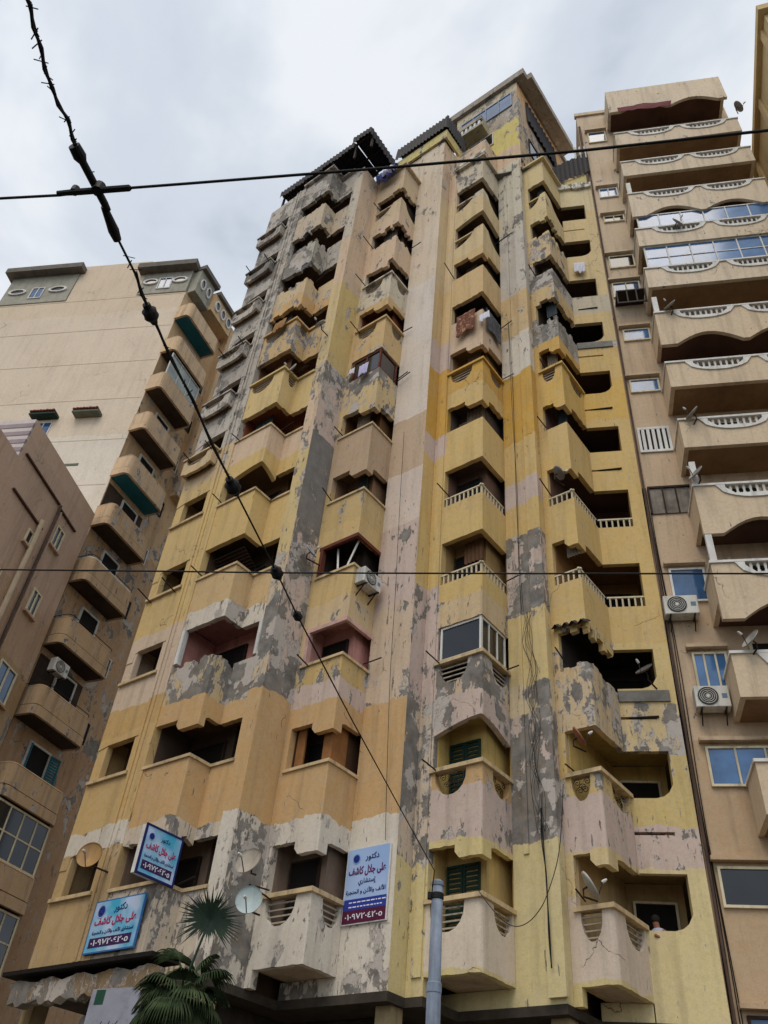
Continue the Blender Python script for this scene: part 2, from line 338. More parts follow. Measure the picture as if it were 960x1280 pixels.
def moon(L, z, u0, u1, dep):
    N = 9; q = [(0, z), (u0, z)]
    for i in range(N+1):
        a_ = math.pi*i/N; q.append((u0+(u1-u0)*(.5-.5*math.cos(a_)), z-dep*math.sin(a_)**.75))
    return q+[(u1, z), (L, z)]
def hi_profile(style, L, z, first):
    if style == 'm':
        return moon(L, z, .08, L*.70, .64) if first else moon(L, z, L*.36, L-.08, .58)
    if style == 'r': return [(0, z-.36), (L, z-.36)]
    if style == 's':
        N = 9; q = []
        for i in range(N+1):
            f = i/N; u = f*.64
            q.append(((u if first else 1-u)*L, z-.04-.62*math.cos(f*math.pi/2)**.6))
        q = q+[(.70*L, z+.10), (L, z+.13)] if first else [(0, z+.13), (.30*L, z+.10)]+q[::-1]
        return q
    return [(0, z), (L, z)]
def rough(prof, amp, seed, step=.13):
    rnd = random.Random(seed); out = [prof[0]]
    for (u0, z0), (u1, z1) in zip(prof, prof[1:]):
        n_ = int((u1-u0)/step)
        for i in range(1, n_): f = i/n_; out.append((u0+(u1-u0)*f, z0+(z1-z0)*f+rnd.uniform(-amp, amp)))
        out.append((u1, z1))
    return out
def facet_pt(p, q, u, out=0.):
    p, q = Vector(p), Vector(q); d = (q-p).normalized(); n = Vector((d.y, -d.x)); w = p+d*u+n*out; return w
def slats(parent, p, q, u0, u1, z, dep, n=4):
    for i in range(n):
        zz = z-.07-(dep-.1)*(i+.5)/n; f = math.sqrt(max(0, 1-((z-zz)/dep)**2)); c = (u0+u1)/2; hw = (u1-u0)/2*max(.35, f)
        a_, b_ = facet_pt(p, q, c-hw, -.075), facet_pt(p, q, c+hw, -.075)
        obj('slat', MB().bar((a_.x, a_.y, zz), (b_.x, b_.y, zz), .03, .032), M_slat, parent)
def scrolls(parent, p, q, u0, u1, z, dep):
    for i in range(5):
        cu = u0+(u1-u0)*(.22+.14*i); cz = z-.16-.13*(i % 2)-.06*(2-abs(i-2)); P = []
        for j in range(16):
            t = j*.62; r = .015+.0052*j; w = facet_pt(p, q, cu+r*math.cos(t), -.07); P.append((w.x, w.y, cz+r*math.sin(t)))
        obj('scroll', MB().tube(P, .009, 5), M_iron, parent)
def coping(parent, pts, z, mat, out=.07, th=.10, sag=0.):
    mb = MB()
    for i in range(len(pts)-1):
        p, q = Vector(pts[i]), Vector(pts[i+1]); d = (q-p).normalized(); L = (q-p).length; n_ = Vector((d.y, -d.x))
        e0 = -.05 if i == 0 else 0; prev_t = 0
        if i+1 < len(pts)-1:
            nx = (Vector(pts[i+2])-q).normalized(); conv = d.x*nx.y-d.y*nx.x > 0
            L2 = L+out if conv else L-.0
        else: L2 = L+.03
        st = 0
        if i > 0:
            pv = (p-Vector(pts[i-1])).normalized(); conv0 = pv.x*d.y-pv.y*d.x > 0
            st = .2 if conv0 else -out
        else: st = e0
        a_, b_ = p+d*st, p+d*L2
        P = [a_+n_*out, b_+n_*out, b_-n_*.19, a_-n_*.19]
        dz = .003*i
        mb.prism([(v.x, v.y) for v in P], z+dz, z+th+dz)
    return obj('coping', mb, mat, parent)
def rail(parent, pts, z):
    rl = MB()
    for i in range(len(pts)-1):
        a_, b_ = facet_pt(pts[i], pts[i+1], 0, -.07), facet_pt(pts[i], pts[i+1], (Vector(pts[i+1])-Vector(pts[i])).length, -.07)
        rl.bar((a_.x, a_.y, z+.002*i), (b_.x, b_.y, z+.002*i), .06, .05)
    r = obj('railing', rl, M_cream, parent)
    me = None
    for i in range(len(pts)-1):
        L = (Vector(pts[i+1])-Vector(pts[i])).length; n_ = max(2, int(L/.155))
        for j in range(n_):
            w = facet_pt(pts[i], pts[i+1], L*(j+.5)/n_, -.07)
            if me is None:
                o = obj('baluster', MB().box(-.021, .021, -.021, .021, 0, .36), M_cream, r); me = o.data
            else: o = link('baluster', me, None, r)
            o.location = (w.x, w.y, z-.38)
    return r
def window(parent, M, w, h, panes=2, frame=M_white, pane=G_dark, name='window', fw=.05, rows=1, depth=.06):
    """M maps local (x across, y = inward, z up) to the parent frame"""
    fb = MB()
    fb.box(0, fw, 0, depth, 0, h, M); fb.box(w-fw, w, 0, depth, 0, h, M); fb.box(fw, w-fw, 0, depth, 0, fw, M); fb.box(fw, w-fw, 0, depth, h-fw, h, M)
    for i in range(1, panes): fb.box(w*i/panes-fw*.4, w*i/panes+fw*.4, .005, depth, fw, h-fw, M)
    for i in range(1, rows): fb.box(fw, w-fw, .008, depth-.003, h*i/rows-fw*.35, h*i/rows+fw*.35, M)
    f = obj(name, fb, frame, parent)
    for i in range(panes):
        for j in range(rows):
            obj('pane', MB().box(w*i/panes+.02, w*(i+1)/panes-.02, depth*.55, depth*.7, h*j/rows+.02, h*(j+1)/rows-.02, M), pane, f)
    return f
def shutter(parent, M, w, h, mat, leaves=2, name='shutter'):
    fb = MB()
    for i in range(leaves):
        x0, x1 = w*i/leaves+.008, w*(i+1)/leaves-.008
        fb.box(x0, x0+.05, 0, .05, 0, h, M); fb.box(x1-.05, x1, 0, .05, 0, h, M); fb.box(x0+.05, x1-.05, 0, .05, 0, .06, M); fb.box(x0+.05, x1-.05, 0, .05, h-.06, h, M)
    o = obj(name, fb, mat, parent)
    n_ = max(4, int(h/.11)); sl = MB()
    for i in range(leaves):
        x0, x1 = w*i/leaves+.055, w*(i+1)/leaves-.055
        for j in range(n_):
            z = .06+(h-.12)*(j+.5)/n_; sl.box(x0, x1, .012, .040, z-.035, z+.03, M)
    obj('louvre', sl, mat, o); return o
def TM(x, y, z, rz=0.): return Matrix.Translation((x, y, z)) @ Matrix.Rotation(rz, 4, 'Z')
BAY = {'C': [(-4.6, -1.82), (-2.93, -1.82), (-2.93, -1.1), (-2.12, -1.1)], 'E': [(-1.42, 0), (0, 0), (0, 1.1)],
       'G': [(1.85, 1.7), (3.25, 1.7), (3.25, 3.05)], 'I': [(4.6, 3.35), (5.42, 3.35), (5.42, 5.0)]}
SD = Vector((AS.dot(A2), AS.dot(B2)))            # street direction in the tower frame
J0 = Vector((5.42, 5.0)); J1 = J0+SD*1.46; JN = Vector((-SD.y, SD.x))
BACK = {'C': (-4.6, -2.12, .15), 'E': (-1.42, .0, 1.75), 'G': (1.85, 3.25, 3.55), 'I': (4.6, 5.42, 5.4)}
PAINT = {'C': MC, 'E': ME, 'G': MG, 'I': MI}
def round_corner(o, xy, r):
    bm = bmesh.new(); bm.from_mesh(o.data); bmesh.ops.remove_doubles(bm, verts=bm.verts, dist=2e-4)
    ed = [e_ for e_ in bm.edges if all((v.co.xy-Vector(xy)).length < 1e-3 for v in e_.verts) and len(e_.link_faces) == 2]
    if ed: bmesh.ops.bevel(bm, geom=ed, offset=r, segments=4 if r > .05 else 2, affect='EDGES', profile=.5)
    bm.to_mesh(o.data); bm.free()
DMG = {('C', 3): .28, ('C', 9): .3, ('C', 10): .4, ('C', 11): .3, ('E', 10): .25, ('I', 8): .45, ('I', 10): .4, ('I', 3): .2}
WALLS = {}
for c, pts in BAY.items():
    for k in range(1, 13):
        z = ZK(k); par = STY[c][k][0]; lst = STY[c][k-1][1] if k > 1 else 'f'
        zl = ZK(k-1)+LIN if k > 1 else 6.2
        if k == 1: lst = 'f'
        mb = MB(); nf = len(pts)-1
        for i in range(nf):
            L = (Vector(pts[i+1])-Vector(pts[i])).length; first = i == 0
            if i == 2: lo, hi = [(0, zl), (L, zl)], [(0, z if par != 'r' else z-.36), (L, z)]
            else: lo, hi = lo_profile(lst, L, zl, first), hi_profile(par, L, z, first)
            if (c, k) in DMG and i < 2:
                rd = random.Random(k*7+i); q_ = []; u = 0.
                while u < L: e_ = min(L, u+rd.uniform(.06, .26)); lv = rd.uniform(0, DMG[c, k]); q_ += [(u, z-lv), (e_, z-lv-rd.uniform(-.04, .04))]; u = e_+1e-4
                if i == 0: q_[-1] = (L, z-.12)
                else: q_[0] = (0, z-.12)
                hi = q_
            am = .012 if k < 7 else .04
            lo = rough(lo, am, k*31+i); hi = rough(hi, am*.5, k*17+i) if par not in 'fm' else hi
            mb.wall(pts[i], pts[i+1], lo, hi, .15, c0=(i == 0), c1=(i == nf-1))
        w = obj('balcony_wall', mb, PAINT[c], BLD); WALLS[c, k] = w
        if k < 12:
            w.data.materials.append(loggia_mat(IN[c].get(k, (96, 84, 72))))  # inward faces take the loggia colour so the openings look shaded
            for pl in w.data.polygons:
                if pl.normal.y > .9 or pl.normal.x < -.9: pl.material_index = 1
        round_corner(w, pts[1], .12 if k == 1 and c in 'GI' else .07 if k < 4 and c in 'GI' else .025)
        if k == 12: coping(w, pts, z, PAINT[c], .16, .14); continue
        if par in 'fm' and (c, k) not in DMG:
            cm = M_sill if par == 'f' or k in (1, 2, 3) else PAINT[c]
            if (c, k) in (('E', 7),): cm = None
            if cm: coping(w, pts, z-.03, cm, .07 if par == 'm' else .05, .10 if par == 'm' else .08)
        if par == 'm' and (c, k) not in DMG:
            L0 = (Vector(pts[1])-Vector(pts[0])).length; L1 = (Vector(pts[2])-Vector(pts[1])).length
            
            if k == 2 and c in 'GI':
                for (pa, pb, ua, ub) in ((pts[0], pts[1], .1, L0*.68), (pts[1], pts[2], L1*.38, L1-.1)): scrolls(w, pa, pb, ua, ub, z, .56)
            else: slats(w, pts[0], pts[1], .08, L0*.70, z, .64, 4); slats(w, pts[1], pts[2], L1*.36, L1-.08, z, .58, 4)
        if par == 'r':
            rail(BLD, pts + ([tuple(J0+SD*1.05)] if c == 'I' else []), z)
        if par == 's' and (c, k) not in DMG:
            a_, b_ = facet_pt(pts[0], pts[1], -.05, -.06), facet_pt(pts[0], pts[1], .68*(Vector(pts[1])-Vector(pts[0])).length, -.06)
            mb2 = MB().bar((a_.x, a_.y, z-.03), (b_.x, b_.y, z-.03), .12, .08); obj('coping', mb2, PAINT[c], w)
    # floors, loggia walls, doors
    s0, s1, tb = BACK[c]
    for k in range(1, 12):
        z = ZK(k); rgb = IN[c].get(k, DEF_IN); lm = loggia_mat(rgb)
        inn = [(p[0], p[1]) for p in pts]
        if c == 'C': poly = [(-4.55, -1.66), (-3.08, -1.66), (-3.08, -.94), (-2.14, -.94), (-2.14, tb), (-4.55, tb)]
        elif c == 'I': poly = [(4.62, 3.51), (5.26, 3.51), (5.26, 5.06), tuple(J0+SD*.02+JN*.17), tuple(J0+SD*1.1+JN*.17), tuple(J0+SD*1.1+JN*1.3), (4.62, 6.0)]
        else: poly = [(s0+.02, pts[0][1]+.16), (s1-.16, pts[0][1]+.16), (s1-.16, tb), (s0+.02, tb)]
        sl = MB().prism(poly, z+1.40, z+1.56)
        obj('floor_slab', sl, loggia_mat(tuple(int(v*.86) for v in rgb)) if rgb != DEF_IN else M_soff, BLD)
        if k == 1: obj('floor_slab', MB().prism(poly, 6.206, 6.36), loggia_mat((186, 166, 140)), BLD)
        lw = MB(); zb, zt = z-1.43, z+1.40
        if c == 'I':
            a_ = J0+SD*1.08+JN*.3; b_ = J0+SD*1.08+JN*1.3; e_ = Vector((4.66, 6.0))
            lw.wall((4.62, 6.05), tuple(b_), [(0, zb)], [(0, zt)], .1); lw.wall(tuple(b_), tuple(J0+SD*1.08+JN*.36), [(0, zb)], [(0, zt)], -.1) if False else None
            lw.box(4.5, 4.62, 3.52, 6.2, zb, zt)
            o = obj('loggia_wall', lw, lm, BLD)
            Mw = TM(4.66, 6.03, zb) @ Matrix.Rotation(math.atan2((b_-e_).y, (b_-e_).x), 4, 'Z')
            d = obj('door', MB().box(.15, 1.05, -.05, .02, .0, 2.35, Mw), M_dark, BLD); obj('door_frame', MB().box(.09, .146, -.08, .0, 0, 2.4, Mw).box(1.054, 1.11, -.08, .0, 0, 2.4, Mw).box(.146, 1.054, -.08, .0, 2.355, 2.41, Mw), M_cream if k < 3 else M_darkwood, d)
        else:
            e = .18 if c != 'C' else 0
            lw.box(s0-.1 if c != 'C' else -4.55, s1, tb, tb+.12, zb, zt); lw.box(s0-.1, s0+.02, pts[0][1]+.2, tb, zb, zt)
            if c != 'C': lw.box(s1-.12, s1-.03, pts[-1][1]+.16, tb, zb, zt)
            else: lw.box(-2.14, -2.05, -.9, tb, zb, zt)
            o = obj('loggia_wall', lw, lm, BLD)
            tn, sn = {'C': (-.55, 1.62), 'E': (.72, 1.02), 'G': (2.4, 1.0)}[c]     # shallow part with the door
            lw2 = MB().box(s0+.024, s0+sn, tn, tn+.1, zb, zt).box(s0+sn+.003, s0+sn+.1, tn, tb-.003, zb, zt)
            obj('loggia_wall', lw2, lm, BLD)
            dw = .9 if c != 'C' else 1.3; dx = s0+.06 if c != 'C' else s0+.16
            top = .96; rdk = random.Random(ord(c)*50+k)
            Mw = TM(dx, tn-.06, zb+.02)
            if (c, k) in (('G', 1), ('G', 2)): shutter(BLD, Mw, dw, 1.43+top, M_green, 2)
            elif rdk.random() < .45 and (c, k) not in (('C', 1), ('E', 1), ('C', 3), ('E', 3), ('E', 2), ('C', 2)): shutter(BLD, Mw, dw, 1.4+top, rdk.choice((M_green, M_darkwood, M_redwood, M_slat)), 2)
            else:
                d = obj('door', MB().box(.05, dw-.05, .01, .05, 0, 1.4+top, Mw), M_dark, BLD)
                obj('door_frame', MB().box(0, .046, -.02, .055, 0, 1.45+top, Mw).box(dw-.046, dw, -.02, .055, 0, 1.45+top, Mw).box(.046, dw-.046, -.02, .055, 1.404+top, 1.45+top, Mw), M_darkwood, d)
# right loggias on the street line
for k in range(1, 13):
    z = ZK(k); zl = ZK(k-1)+LIN+.03 if k > 1 else 6.2; p, q = tuple(J0+SD*.0), tuple(J0+SD*1.05)
    if k == 1: zl = 5.85
    sz = z-.92; mb = MB(); jit = random.Random(k)
    if k in (1, 2, 3, 7, 8, 10): hi = [(0, z-.02), (.62, z-.02), (.8, z+.03), (.93, z+.13), (1.05, z+.34)]
    elif k in (4, 5): hi = [(0, z-.36), (1.05, z-.36)]
    else: hi = [(0, z-.02), (1.05, z-.02)]
    if k in (2, 3, 6, 7, 8, 11):
        mb.wall(p, q, [(0, zl), (1.05, zl)], [(0, sz), (1.05, sz)], .15, c0=False)
        mb.wall(p, q, [(0, sz+.08), (1.05, sz+.08)], hi, .15, c0=False)
        mb.wall(tuple(J0+SD*.9), q, [(0, sz+.001), (.15, sz+.001)], [(0, sz+.079), (.15, sz+.079)], .149)
    else: mb.wall(p, q, [(0, zl), (1.05, zl)], hi, .15, c0=False)
    w = obj('loggia_parapet', mb, MJ, BLD)
    if k in (3, 8): obj('coping', MB().wall(tuple(J0-JN*.05), tuple(J0+SD*1.3-JN*.05), [(0, z-.42), (1.3, z-.42)], [(0, z-.1), (1.3, z-.1)], .048), M_cement, w)
# solid walls and piers
def seg(name, p, q, z0, z1, mat, th=.2, c0=True, c1=True): return obj(name, MB().wall(p, q, [(0, z0)], [(0, z1)], th, c0, c1), mat, BLD)
seg('pier', tuple(J0+SD*1.05), tuple(J1), 5.85, TOP, MJ, .35)
seg('side_wall', tuple(J1+JN*.36), tuple(J1+JN*9), 5.85, TOP, MJ)
seg('pier', (-5.22, -1.86), (-4.6, -1.86), 5.85, TOP, MA, .3)
for i, s in enumerate((-5.16, -4.98)): obj('rib', MB().box(s, s+.09, -1.90, -1.861, 6.2, TOP-.02), MA, BLD)
seg('pier', (-2.12, -1.1), (-1.6, -1.1), 5.85, TOP, MD, .25, c1=False)
seg('pier_side', (-1.6, -1.1), (-1.6, 0.02), 5.85, TOP, MD2, .25, c0=False)
seg('wall', (-1.597, 0.0), (-1.42, 0.0), 5.85, TOP, ME, .2)
seg('sign_wall', (0.003, 1.1), (1.4, 1.1), 5.85, 43.6, MF, .25, c1=False)
seg('sign_wall_side', (1.4, 1.1), (1.4, 1.7), 5.85, 43.6, MG2, .25, c0=False)
seg('pier', (1.403, 1.7), (1.85, 1.7), 5.85, TOP, MG2, .25)
obj('rib', MB().box(1.55, 1.80, 1.655, 1.697, 6.2, TOP-.02), MG2, BLD)
seg('cable_wall', (3.253, 3.05), (4.4, 3.05), 5.85, TOP+1, MH, .25, c1=False)
seg('cable_wall_side', (4.4, 3.05), (4.4, 3.36), 5.85, TOP+1, MH, .25, c0=False)
obj('rib', MB().box(4.05, 4.46, 2.94, 3.047, 5.95, TOP+.6), MH, BLD)
obj('rib', MB().box(3.55, 3.68, 3.01, 3.047, 8.9, TOP+.6), MH, BLD)
seg('wall', (4.403, 3.35), (4.6, 3.35), 5.85, TOP, MI, .2)
for (p, q, mt) in (((1.403, 3.05), (3.25, 3.05), MH), ((-1.6, 1.1), (0, 1.1), MF), ((-4.6, -1.75), (-2.98, -1.75), MC), ((-2.98, -1.74), (-2.98, -1.1), MC), ((4.4, 4.6), (5.40, 4.98), MJ)):
    seg('lower_wall', p, q, 5.85, 6.198, mt, .2)
seg('lower_wall', (-2.928, -1.1), (-2.12, -1.1), 5.85, 6.195, MC, .2)
# end strip with small corner windows
for k in range(1, 13):
    z = ZK(k); zl = ZK(k-1)+1.12 if k > 1 else 5.85; L = 1.70
    lo = [(0, zl-.34), (.28, zl-.34), (.30, zl-.05), (.44, zl), (L, zl)] if k > 1 and k % 3 else [(0, zl-.1), (.4, zl-.02), (L, zl)] if k > 1 else [(0, zl)]
    if k > 6: lo = [(0, zl-.25), (.3, zl-.12), (.8, zl), (L, zl)]
    mb = MB().wall((-6.93, -1.82), (-5.22, -1.82), lo, [(0, z), (L, z)], .18)
    w = obj('spandrel', mb, MA, BLD)
    if k < 12:
        o = obj('window_sill', MB().box(-6.88, -5.25, -1.90, -1.60, z+.003, z+.09), M_sill if k < 6 else MA, w)
        seg('corner_post', (-6.93, -1.80), (-6.55, -1.80), z-.4, z+1.3, MA, .18)
        seg('corner_post', (-5.42, -1.80), (-5.215, -1.80), z-.4, z+1.3, MA, .18)
        Mw = TM(-6.5, -1.1, z-.3)
        window(BLD, Mw, 1.05, 1.4, 2, M_darkwood, G_dark)
        obj('loggia_wall', MB().box(-6.9, -5.25, -1.0, -.9, z-1.4, z+1.5).box(-5.3, -5.2, -1.6, -1.0, z-1.4, z+1.5), loggia_mat((120, 98, 78)), BLD)
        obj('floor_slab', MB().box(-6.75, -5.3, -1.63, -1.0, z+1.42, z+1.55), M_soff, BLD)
    if 6 <= k < 12:
        lo_ = rough([(0, z-.62), (.3, z-.74), (1.2, z-.74), (1.5, z-.62)], .03, k); hi_ = moon(1.5, z+.02, .15, 1.2, .38)
        bw = obj('balcony_wall', MB().wall((-6.9, -2.1), (-5.4, -2.1), lo_, hi_, .1).box(-6.9, -6.8, -1.998, -1.84, z-.62, z+.02).box(-5.5, -5.4, -1.998, -1.84, z-.62, z+.02), MA, BLD)
        obj('floor_slab', MB().box(-6.79, -5.51, -1.99, -1.84, z-.6, z-.5), M_soff, bw); slats(bw, (-6.9, -2.1), (-5.4, -2.1), .15, 1.2, z, .38, 2)
        obj('coping', MB().box(-6.94, -5.36, -2.15, -1.91, z+.045, z+.12), MA, bw)
    if k in (3,): slats(w, (-6.93, -1.82), (-5.22, -1.82), .5, 1.4, z-.15, .5, 3)
obj('side_wall', MB().box(-6.93, -6.75, -1.63, 12, 5.85, TOP), MA, BLD)
# core, slab over the shops, shop level
obj('light_blocker', MB().prism([(-6.7, -.85), (-4.72, -.85), (-4.72, .3), (-1.9, .3), (-1.9, 1.9), (1.15, 1.9), (1.15, 3.7), (4.1, 3.7), (4.1, 6.2), (5.9, 7.2), (5.9, 13), (-6.7, 13)], 5.9, TOP-.05), M_soff, BLD)  # unseen box added behind the loggias to block light
FP = [(-6.95, -1.84), (-2.96, -1.84), (-2.96, -1.12), (-1.58, -1.12), (-1.58, 1.08), (1.42, 1.08), (1.42, 1.68), (1.86, 1.68), (1.86, 3.03), (4.42, 3.03), (4.42, 4.58), (5.44, 4.98), tuple(J1-JN*.02), tuple(J1+JN*7), (-6.95, 12)]
obj('shop_soffit', MB().prism(FP, 5.66, 5.845), plain('dark_concrete', (70, 62, 54), var=.3), BLD)  # dark brown concrete underside above the shops
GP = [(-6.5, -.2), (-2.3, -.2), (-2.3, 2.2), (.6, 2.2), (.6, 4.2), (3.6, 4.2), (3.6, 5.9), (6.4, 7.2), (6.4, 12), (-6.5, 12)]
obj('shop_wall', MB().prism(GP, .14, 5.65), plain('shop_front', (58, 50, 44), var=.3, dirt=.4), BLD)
for (x, y) in ((-6.6, -1.5), (-3.3, -1.4), (-1.9, -.8), (1.1, 1.6), (4.1, 3.5), (6.3, 6.0)):
    obj('column', MB().box(x-.2, x+.2, y-.2, y+.2, .14, 5.66), plain('column_plaster', (168, 148, 112), dirt=.5), BLD)
for i in range(5):
    x = -6.0+i*.86; window(BLD, TM(x, -.26, .3), .8, 3.2, 1, M_darkwood, G_dark, 'shop_window')
# ragged concrete canopy under the end strip
mb = MB(); N = 16
N = 40; lo = [(4.7*i/N, 5.30+.07*math.sin(i*.5)*math.sin(i*1.3)+random.uniform(-.025, .025)) for i in range(N+1)]; hi = [(4.7*i/N, 5.72+.04*math.sin(i*.7)+random.uniform(-.02, .02)) for i in range(N+1)]
mb.wall((-6.3, -2.45), (-1.6, -2.45), lo, hi, .25); mb.box(-6.25, -1.65, -2.3, -1.86, 5.55, 5.63)
obj('canopy', mb, plaster('canopy_concrete', [(0, (128, 104, 72), .85)], wob=.1, soot=.7), BLD)
bt = MB(); bt.box(-6.6, -1.6, -2.6, -1.85, 5.845, 5.93); obj('awning_board', bt, plain('black_rotten_board', (30, 26, 24), var=.3), BLD)
# ------------------------------------------------------------------ roof of the tower
M_pent = plaster('paint_roof_rooms', [(0, TANP, .4), (43.2, (214, 196, 112), .35), (46.1, (176, 162, 144), .55), (49.2, (206, 190, 160), .45), (50.3, (150, 140, 128), .6)], wob=.9, extra=.15)
M_pentR = plaster('paint_roof_rooms_side', [(0, TAN, .55), (44, (196, 170, 140), .6), (48.5, (212, 166, 112), .4), (50.3, (180, 130, 96), .3)], wob=.7, extra=.15)
def corrugated(p00, p10, p11, p01, n, amp=.035, ragged=.0):
    """sheet between four corners, ridges running from edge p00-p10 to edge p01-p11"""
    p00, p10, p11, p01 = map(Vector, (p00, p10, p11, p01)); nrm = (p10-p00).cross(p01-p00).normalized(); mb = MB(); N = n*2
    for i in range(N):
        f0, f1 = i/N, (i+1)/N; h0, h1 = (amp if i % 2 else -amp), (amp if (i+1) % 2 else -amp)
        r0 = random.uniform(0, ragged)
        a_ = p00.lerp(p10, f0)+nrm*h0; b_ = p00.lerp(p10, f1)+nrm*h1; c_ = p01.lerp(p11, f1)+nrm*h1; d_ = p01.lerp(p11, f0)+nrm*h0
        a_ = a_.lerp(d_, r0); b_ = b_.lerp(c_, r0)
        mb.quad(a_, b_, c_, d_); t = nrm*.012; mb.quad(d_+t, c_+t, b_+t, a_+t); mb.quad(a_+t, b_+t, b_, a_)
    return mb
cn = obj('roof_canopy', corrugated((-6.5, -1.92, 42.0), (-1.75, -1.84, 42.0), (-1.75, .1, 42.05), (-6.5, .1, 42.15), 24, .03, .03), M_corr, BLD)
obj('roof_canopy', corrugated((-1.72, -2.02, 42.06), (-.66, -1.96, 42.08), (-.72, .0, 41.95), (-1.72, .0, 42.0), 6, .03, .04), M_corr, BLD)
obj('canopy_fascia', corrugated((-6.5, -1.93, 41.42), (-1.78, -1.85, 41.5), (-1.78, -1.87, 42.02), (-6.5, -1.95, 42.02), 24, .025, .25), M_corr, BLD)
obj('canopy_fascia', corrugated((-1.74, -2.0, 41.55), (-.66, -1.96, 41.55), (-.66, -1.98, 42.1), (-1.74, -2.04, 42.08), 6, .025, .25), M_corr, BLD)
obj('canopy_fascia', corrugated((-.66, -1.95, 41.3), (-.7, .0, 41.2), (-.7, .0, 42.0), (-.66, -1.95, 42.08), 9, .025, .2), M_corr, BLD)
cf = MB()
for s in (-6.4, -4.9, -3.2, -1.75, -.75): cf.bar((s, -1.7, TOP), (s, -1.7, 41.97), .09)
for t in (-1.75, -.9, -.1): cf.bar((-6.5, t, 41.92), (-.7, t, 41.92), .08)
obj('canopy_frame', cf, M_iron, BLD)
obj('terrace_shade_panel', MB().box(-6.6, -1.9, -.2, -.1, TOP, 41.9).box(-1.9, -.75, .1, .2, TOP-.4, 41.9), plain('terrace_shade', (60, 50, 50), var=.3), BLD)  # dark panels added to stand for the shade inside the terrace
obj('terrace_slab', MB().prism([(-6.7, -1.6), (-3, -1.6), (-3, -.9), (-1.7, -.9), (-1.7, .2), (-.1, .2), (-.1, 1.3), (5, 3.4), (5.2, 5.2), (6.3, 5.9), (6.3, 12), (-6.7, 12)], TOP-.04, TOP+.02), M_cement, BLD)
obj('roof_room', MB().box(-1.5, .0, 1.13, 4, TOP, 43.6), MF, BLD)
obj('roof_room', MB().box(-2.6, -1.55, .8, 3, TOP, 43.4), plaster('broken_white_render', [(0, (222, 218, 206), .75)], wob=.2), BLD)
obj('roof_trim', MB().box(-1.62, 1.58, .98, 1.09, 43.62, 44.45).box(1.47, 1.58, 1.094, 2.7, 43.62, 44.45), plaster('paint_yellow_trim', [(0, (206, 190, 122), .5)], wob=.2), BLD)
obj('roof_room_side', MB().box(1.2, 1.42, 1.72, 3.04, TOP, 43.6), MF, BLD)
obj('roof_awning', corrugated((-1.62, .86, 44.5), (1.6, .86, 44.5), (1.6, .96, 45.9), (-1.62, .96, 45.9), 16, .035, .02), M_corr, BLD)
obj('roof_awning', corrugated((1.64, .9, 44.5), (1.64, 2.6, 44.5), (1.62, 2.6, 45.9), (1.62, .9, 45.9), 9, .035, .02), M_corr, BLD)
obj('awning_top', MB().box(-1.6, 1.6, 1.0, 2.7, 45.75, 45.83), M_corr, BLD)
# penthouse
obj('penthouse_wall', MB().wall((.7, 3.06), (4.5, 3.06), [(0, TOP)], [(0, 50.35)], .25, c1=False), M_pent, BLD)
obj('penthouse_wall', MB().wall((4.5, 3.06), (4.5, 11), [(0, TOP+.9)], [(0, 50.35)], .25, c0=False), M_pentR, BLD)
obj('penthouse_wall', MB().box(.72, 4.2, 3.4, 10.9, TOP, 50.3), M_soff, BLD)
pr = obj('penthouse_roof', MB().box(.25, 5.05, 2.86, 3.3, 50.36, 51.0).box(4.6, 5.3, 3.303, 8.2, 50.36, 51.0).box(.3, 4.6, 3.303, 11, 50.40, 50.9), plaster('eave_concrete', [(0, (150, 142, 132), .6)], wob=.2), BLD)
window(BLD, TM(1.0, 2.99, 47.75), 3.2, 1.55, 4, M_steel, G_blue, 'window', .07)
bx = obj('box_balcony', MB().wall((1.05, 2.35), (2.75, 2.35), [(0, 46.15)], [(0, 46.35)], .12).wall((1.05, 2.35), (2.75, 2.35), [(0, 46.85)], [(0, 47.15)], .12).box(1.05, 2.75, 2.48, 3.05, 46.15, 46.3).box(2.63, 2.75, 2.48, 3.05, 46.3, 47.15).box(1.05, 1.17, 2.48, 3.05, 46.3, 47.15), plaster('box_balcony_paint', [(0, (178, 168, 140), .5)], wob=.1), BLD)
for i in range(6): obj('baluster', MB().box(1.2+.26*i, 1.32+.26*i, 2.38, 2.46, 46.352, 46.848), M_white, bx)
window(BLD, TM(1.55, 2.99, 44.7), 1.5, 1.25, 2, M_white, G_dark, 'window', .06)
obj('shade_blind', corrugated((4.62, 3.95, 47.0), (4.62, 7.2, 47.0), (4.56, 7.2, 49.5), (4.56, 3.95, 49.5), 10, .04, .05), M_corr, BLD)
window(BLD, TM(4.56, 4.0, 43.6, R(90)), 2.6, 1.6, 3, M_darkwood, G_dark, 'window', .06)
